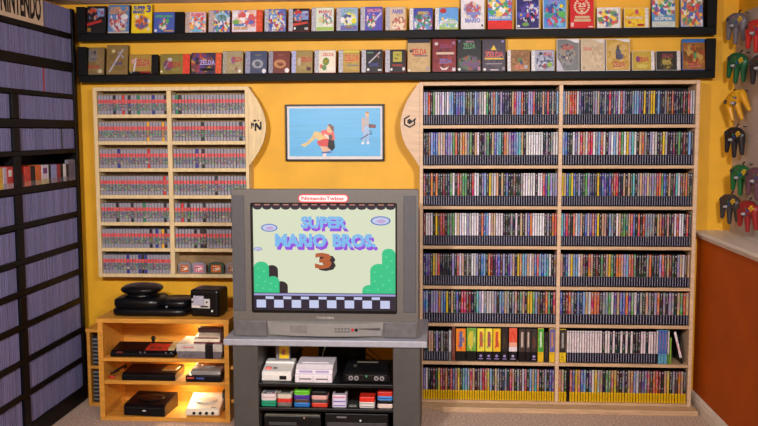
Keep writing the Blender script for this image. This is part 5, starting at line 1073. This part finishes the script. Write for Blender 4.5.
t = cons('silver_console', 'slim silver console lying on a black one', 'console', ((a2.x+b.x)/2, y3+.008, SZ3+.0363))
W2 = b.x-a2.x-.012
G().prism([(0, 0), (0, .020), (.03, .028), (.15, .034), (.15, 0)], -W2/2, W2/2, 'x').build('body', M('silver_shell', (150, 146, 142), .35, .2), t, .003)
G().ell((0, .09, .032), (.045, .045, .004), 1, 20, 6).build('disc_lid', M('silver_lid', (166, 160, 152), .3, .2), t, smooth=True); G().cyl((W2*.46, -.002, .012), (W2*.46, .004, .012), .008, n=12).build('knob', ink((196, 190, 180)), t)
# bottom level
SZ4 = .0223
a, b = at(121.5, 416, Z=SZ4), at(164.5, 416, Z=SZ4); W = b.x-a.x
t = cons('big_black_console', 'big black console with round lid on bottom shelf', 'console', ((a.x+b.x)/2+.008, a.y+.004, SZ4), R(-4))
G().prism([(0, 0), (0, .050), (.016, .062), (.20, .080), (.20, 0)], -W/2, W/2, 'x').build('body', c_soft, t, .004)
lid = G().ell((0, .12, .0715), (.078, .078, .006), 1, 28, 8).build('disc_lid', M('lid_black', (30, 28, 30), .25), t, smooth=True); lid.rotation_euler = (R(0), 0, 0)
B('oval_badge', (-.010, .010, -.002, .003, .026, .034), ink((190, 186, 186)), t, .002); B('front_seam', (-W/2+.004, W/2-.004, -.001, .003, .044, .046), ink((50, 48, 50)), t, 0)
a, b = at(185, 416.5, Z=SZ4), at(219, 416.5, Z=SZ4); W = b.x-a.x
t = cons('white_disc_console', 'cream-white console with four dark controller ports on bottom shelf', 'console', ((a.x+b.x)/2+.004, a.y+.004, SZ4), R(3))
G().prism([(0, .004), (-.004, .026), (.010, .040), (.045, .046), (.19, .078), (.19, .004)], -W/2, W/2, 'x').build('body', M('dc_white', (228, 220, 200), .4, var=.03), t, .006, 3)
for i in range(4): G().cyl((-.056+i*.034+.01, -.006, .020), (-.056+i*.034+.01, .004, .020), .0085, n=12).build('controller_port', ink((44, 38, 36)), t)
G().ell((0, .115, .058), (.065, .06, .010), 1, 24, 8).build('disc_lid', M('dc_lid', (222, 212, 190), .35), t, smooth=True)
B('button', (W*.22, W*.36, .018, .032, .038, .046), ink((170, 160, 140)), t, .002); B('foot_pad', (-W*.4, W*.4, .02, .17, 0, .0042), c_blk, t, 0)
t = thing('dark_case', 'dark case standing behind the cream-white console', 'box', (-1.175, 4.66, SZ4)); B('body', (-.022, .022, 0, .14, 0, .105), c_blk, t, .003); B('ribbed_edge', (-.0225, .0225, -.003, 0, .01, .095), c_dgrey, t, .001)
# narrow disc rack beside it
q = at(88, 333, Y=4.74); RX0, RX1 = -1.994, -1.850
dr = thing('disc_rack', 'narrow golden pine rack tucked between black shelving and console shelf', 'rack', (0, 0, 0))
B('side_panel', (RX0, RX0+.018, 4.74, 4.96, .0005, .4295), gold_pine, dr, .0015); B('side_panel', (RX1-.010, RX1, 4.74, 4.96, .0005, .4295), gold_pine, dr, .0015)
B('top_board', (RX0-.004, RX1, 4.735, 4.96, .430, .450), gold_pine, dr, .0015); B('bottom_board', (RX0+.0185, RX1-.0105, 4.741, 4.96, .0005, .020), gold_pine, dr, .0015); B('shelf_board', (RX0+.0185, RX1-.0105, 4.741, 4.96, .218, .234), gold_pine, dr, .0015)
jm = [M('jewel_dark', (44, 46, 50), .2), M('jewel_grey', (120, 122, 124), .25)]
for lev, z0, zn in ((0, .0205, 16), (1, .2345, 15)):
    for k in range(zn):
        o = G().box(-.050, .054, 0, .125, 0, .0105).build('disc_case', jm[k % 2], bevel=.0008, seg=1)
        o.location = ((RX0+.0185+RX1-.0105)/2, 4.755, z0+.0003+k*.0112)
        tag(o, f"{'dark' if k % 2 == 0 else 'grey'} disc case, {ordinal(k+1)} from bottom in {'upper' if lev else 'lower'} half of narrow pine rack", 'disc case', 'disc cases in the narrow pine rack')

# ------------------------------------------------------------------ game controllers on the right wall
g = G()
g.ell((0, .0, .0), (.062, .025, .038), .8, 24, 12); g.ell((-.050, 0, -.004), (.028, .019, .030), 1, 20, 10); g.ell((.050, 0, -.004), (.028, .019, .030), 1, 20, 10)
for x0, z0, x1, z1, r0, r1 in ((-.054, -.010, -.064, -.096, .022, .012), (0, -.012, 0, -.116, .021, .012), (.054, -.010, .064, -.096, .022, .012)):
    for k in range(9):
        f_ = k/8; g.ell((x0+(x1-x0)*f_, .006*f_, z0+(z1-z0)*f_), (r0+(r1-r0)*f_, (r0+(r1-r0)*f_)*1.0, r0+(r1-r0)*f_), 1, 14, 8)
pad_m, nt, bs = newmat('pad_plastic'); oi = N(nt, 'ShaderNodeObjectInfo'); nz = N(nt, 'ShaderNodeTexNoise'); nz.inputs['Scale'].default_value = 60
nt.links.new(mixc(nt, math_n(nt, 'MULTIPLY', nz.outputs[0], .2), oi.outputs['Color'], (0, 0, 0)), bs.inputs['Base Color']); bs.inputs['Roughness'].default_value = .35
pad0 = thing('game_controller', 'three-pronged controller', 'controller', (0, 0, 0))
tmp = g.build('body', pad_m); rm = tmp.modifiers.new('fuse', 'REMESH'); rm.mode = 'VOXEL'; rm.voxel_size = .0045; rm.use_smooth_shade = True
sm = tmp.modifiers.new('soften', 'SMOOTH'); sm.factor = .5; sm.iterations = 4
dg = bpy.context.evaluated_depsgraph_get(); me = bpy.data.meshes.new_from_object(tmp.evaluated_get(dg)); me.name = 'body'; bpy.data.objects.remove(tmp)
for p in me.polygons: p.use_smooth = True
if not me.materials: me.materials.append(pad_m)
body = bpy.data.objects.new('body', me); COL.objects.link(body); body.parent = pad0
yb_ = M('pad_yellow', (222, 176, 40), .4)
for dx, dz in ((.010, 0), (-.010, 0), (0, .010), (0, -.010)): G().cyl((.050+dx, -.024, .004+dz), (.050+dx, -.014, .004+dz), .0055, n=10).build('yellow_button', yb_, pad0)
for x, z, c in ((.026, -.012, (40, 70, 170)), (.014, -.002, (40, 130, 70))): G().cyl((x, -.025, z), (x, -.014, z), .006, n=10).build('face_button', ink(c), pad0)
G().cyl((0, -.024, .012), (0, -.014, .012), .005, n=10).build('start_button', ink((190, 40, 40)), pad0)
G().box(-.062, -.038, -.024, -.014, -.003, .005).box(-.054, -.046, -.024, -.014, -.011, .013).build('direction_pad', ink((60, 58, 62)), pad0)
sk = G().cyl((0, -.022, -.030), (0, -.012, -.030), .014, n=16).build('stick_ring', ink((90, 88, 94)), pad0); G().cyl((0, -.036, -.030), (0, -.022, -.030), .0055, .008, n=12).build('thumb_stick', ink((176, 174, 178)), sk)
G().tube([(0, .006, .034), (0, .010, .046), (0, .018, .052)], .004).build('cord_stub', ink((24, 22, 24)), pad0)
pads = [(737, 20, -72, 8, (112, 108, 118), 'grey three-pronged controller, highest of the hanging controllers', 1.565), (757, 27, -72, 5, (190, 36, 34), 'bright red three-pronged controller beside the grey one', 1.565),
        (738, 60, -72, 12, (20, 96, 60), 'deep green three-pronged controller under the grey one', 1.565), (761, 62, -72, 0, (40, 38, 44), 'black three-pronged controller partly seen beside the deep green one', 1.565), (735, 98, -66, -24, (222, 160, 26), 'yellow three-pronged controller hanging above a black one', 1.56),
        (735, 134, -72, 5, (36, 34, 40), 'black three-pronged controller under the yellow one', 1.565), (741, 172, -72, 4, (24, 104, 54), 'bright green three-pronged controller beside a purple one', 1.565), (757, 175, -72, 2, (100, 64, 78), 'dull purple three-pronged controller cut by the picture edge', 1.565),
        (730, 201, -72, 4, (62, 58, 60), 'charcoal three-pronged controller lowest near the yellow corner', 1.56), (748, 208, -72, 3, (150, 32, 34), 'dark red three-pronged controller lowest near the ledge', 1.565)]
hook_m = M('hook_metal', (90, 90, 94), .3, .8)
for i, (px, py, rz, ry, col, lab, X) in enumerate(pads):
    p = at(px, py, X=X)
    o = pad0 if i == 0 else copy_thing(pad0, p)
    o.location = p; o.rotation_euler = (0, R(ry), R(rz)); o['label'] = lab; o['group'] = 'controllers hanging on the grey panel'
    for ch in o.children:
        if ch.name.startswith('body'): ch.color = (*srgb(col), 1)
    hk = G().tube([(1.6275, p.y+.01, p.z+.040), (X+.050, p.y+.010, p.z+.038), (X+.044, p.y+.010, p.z+.044)], .003, 6).build('wall_hook', hook_m)
    tag(hk, 'small metal hook behind the ' + lab.split(',')[0].replace(' three-pronged', '').replace(' partly seen', ''), 'hook', 'hooks on the grey panel')
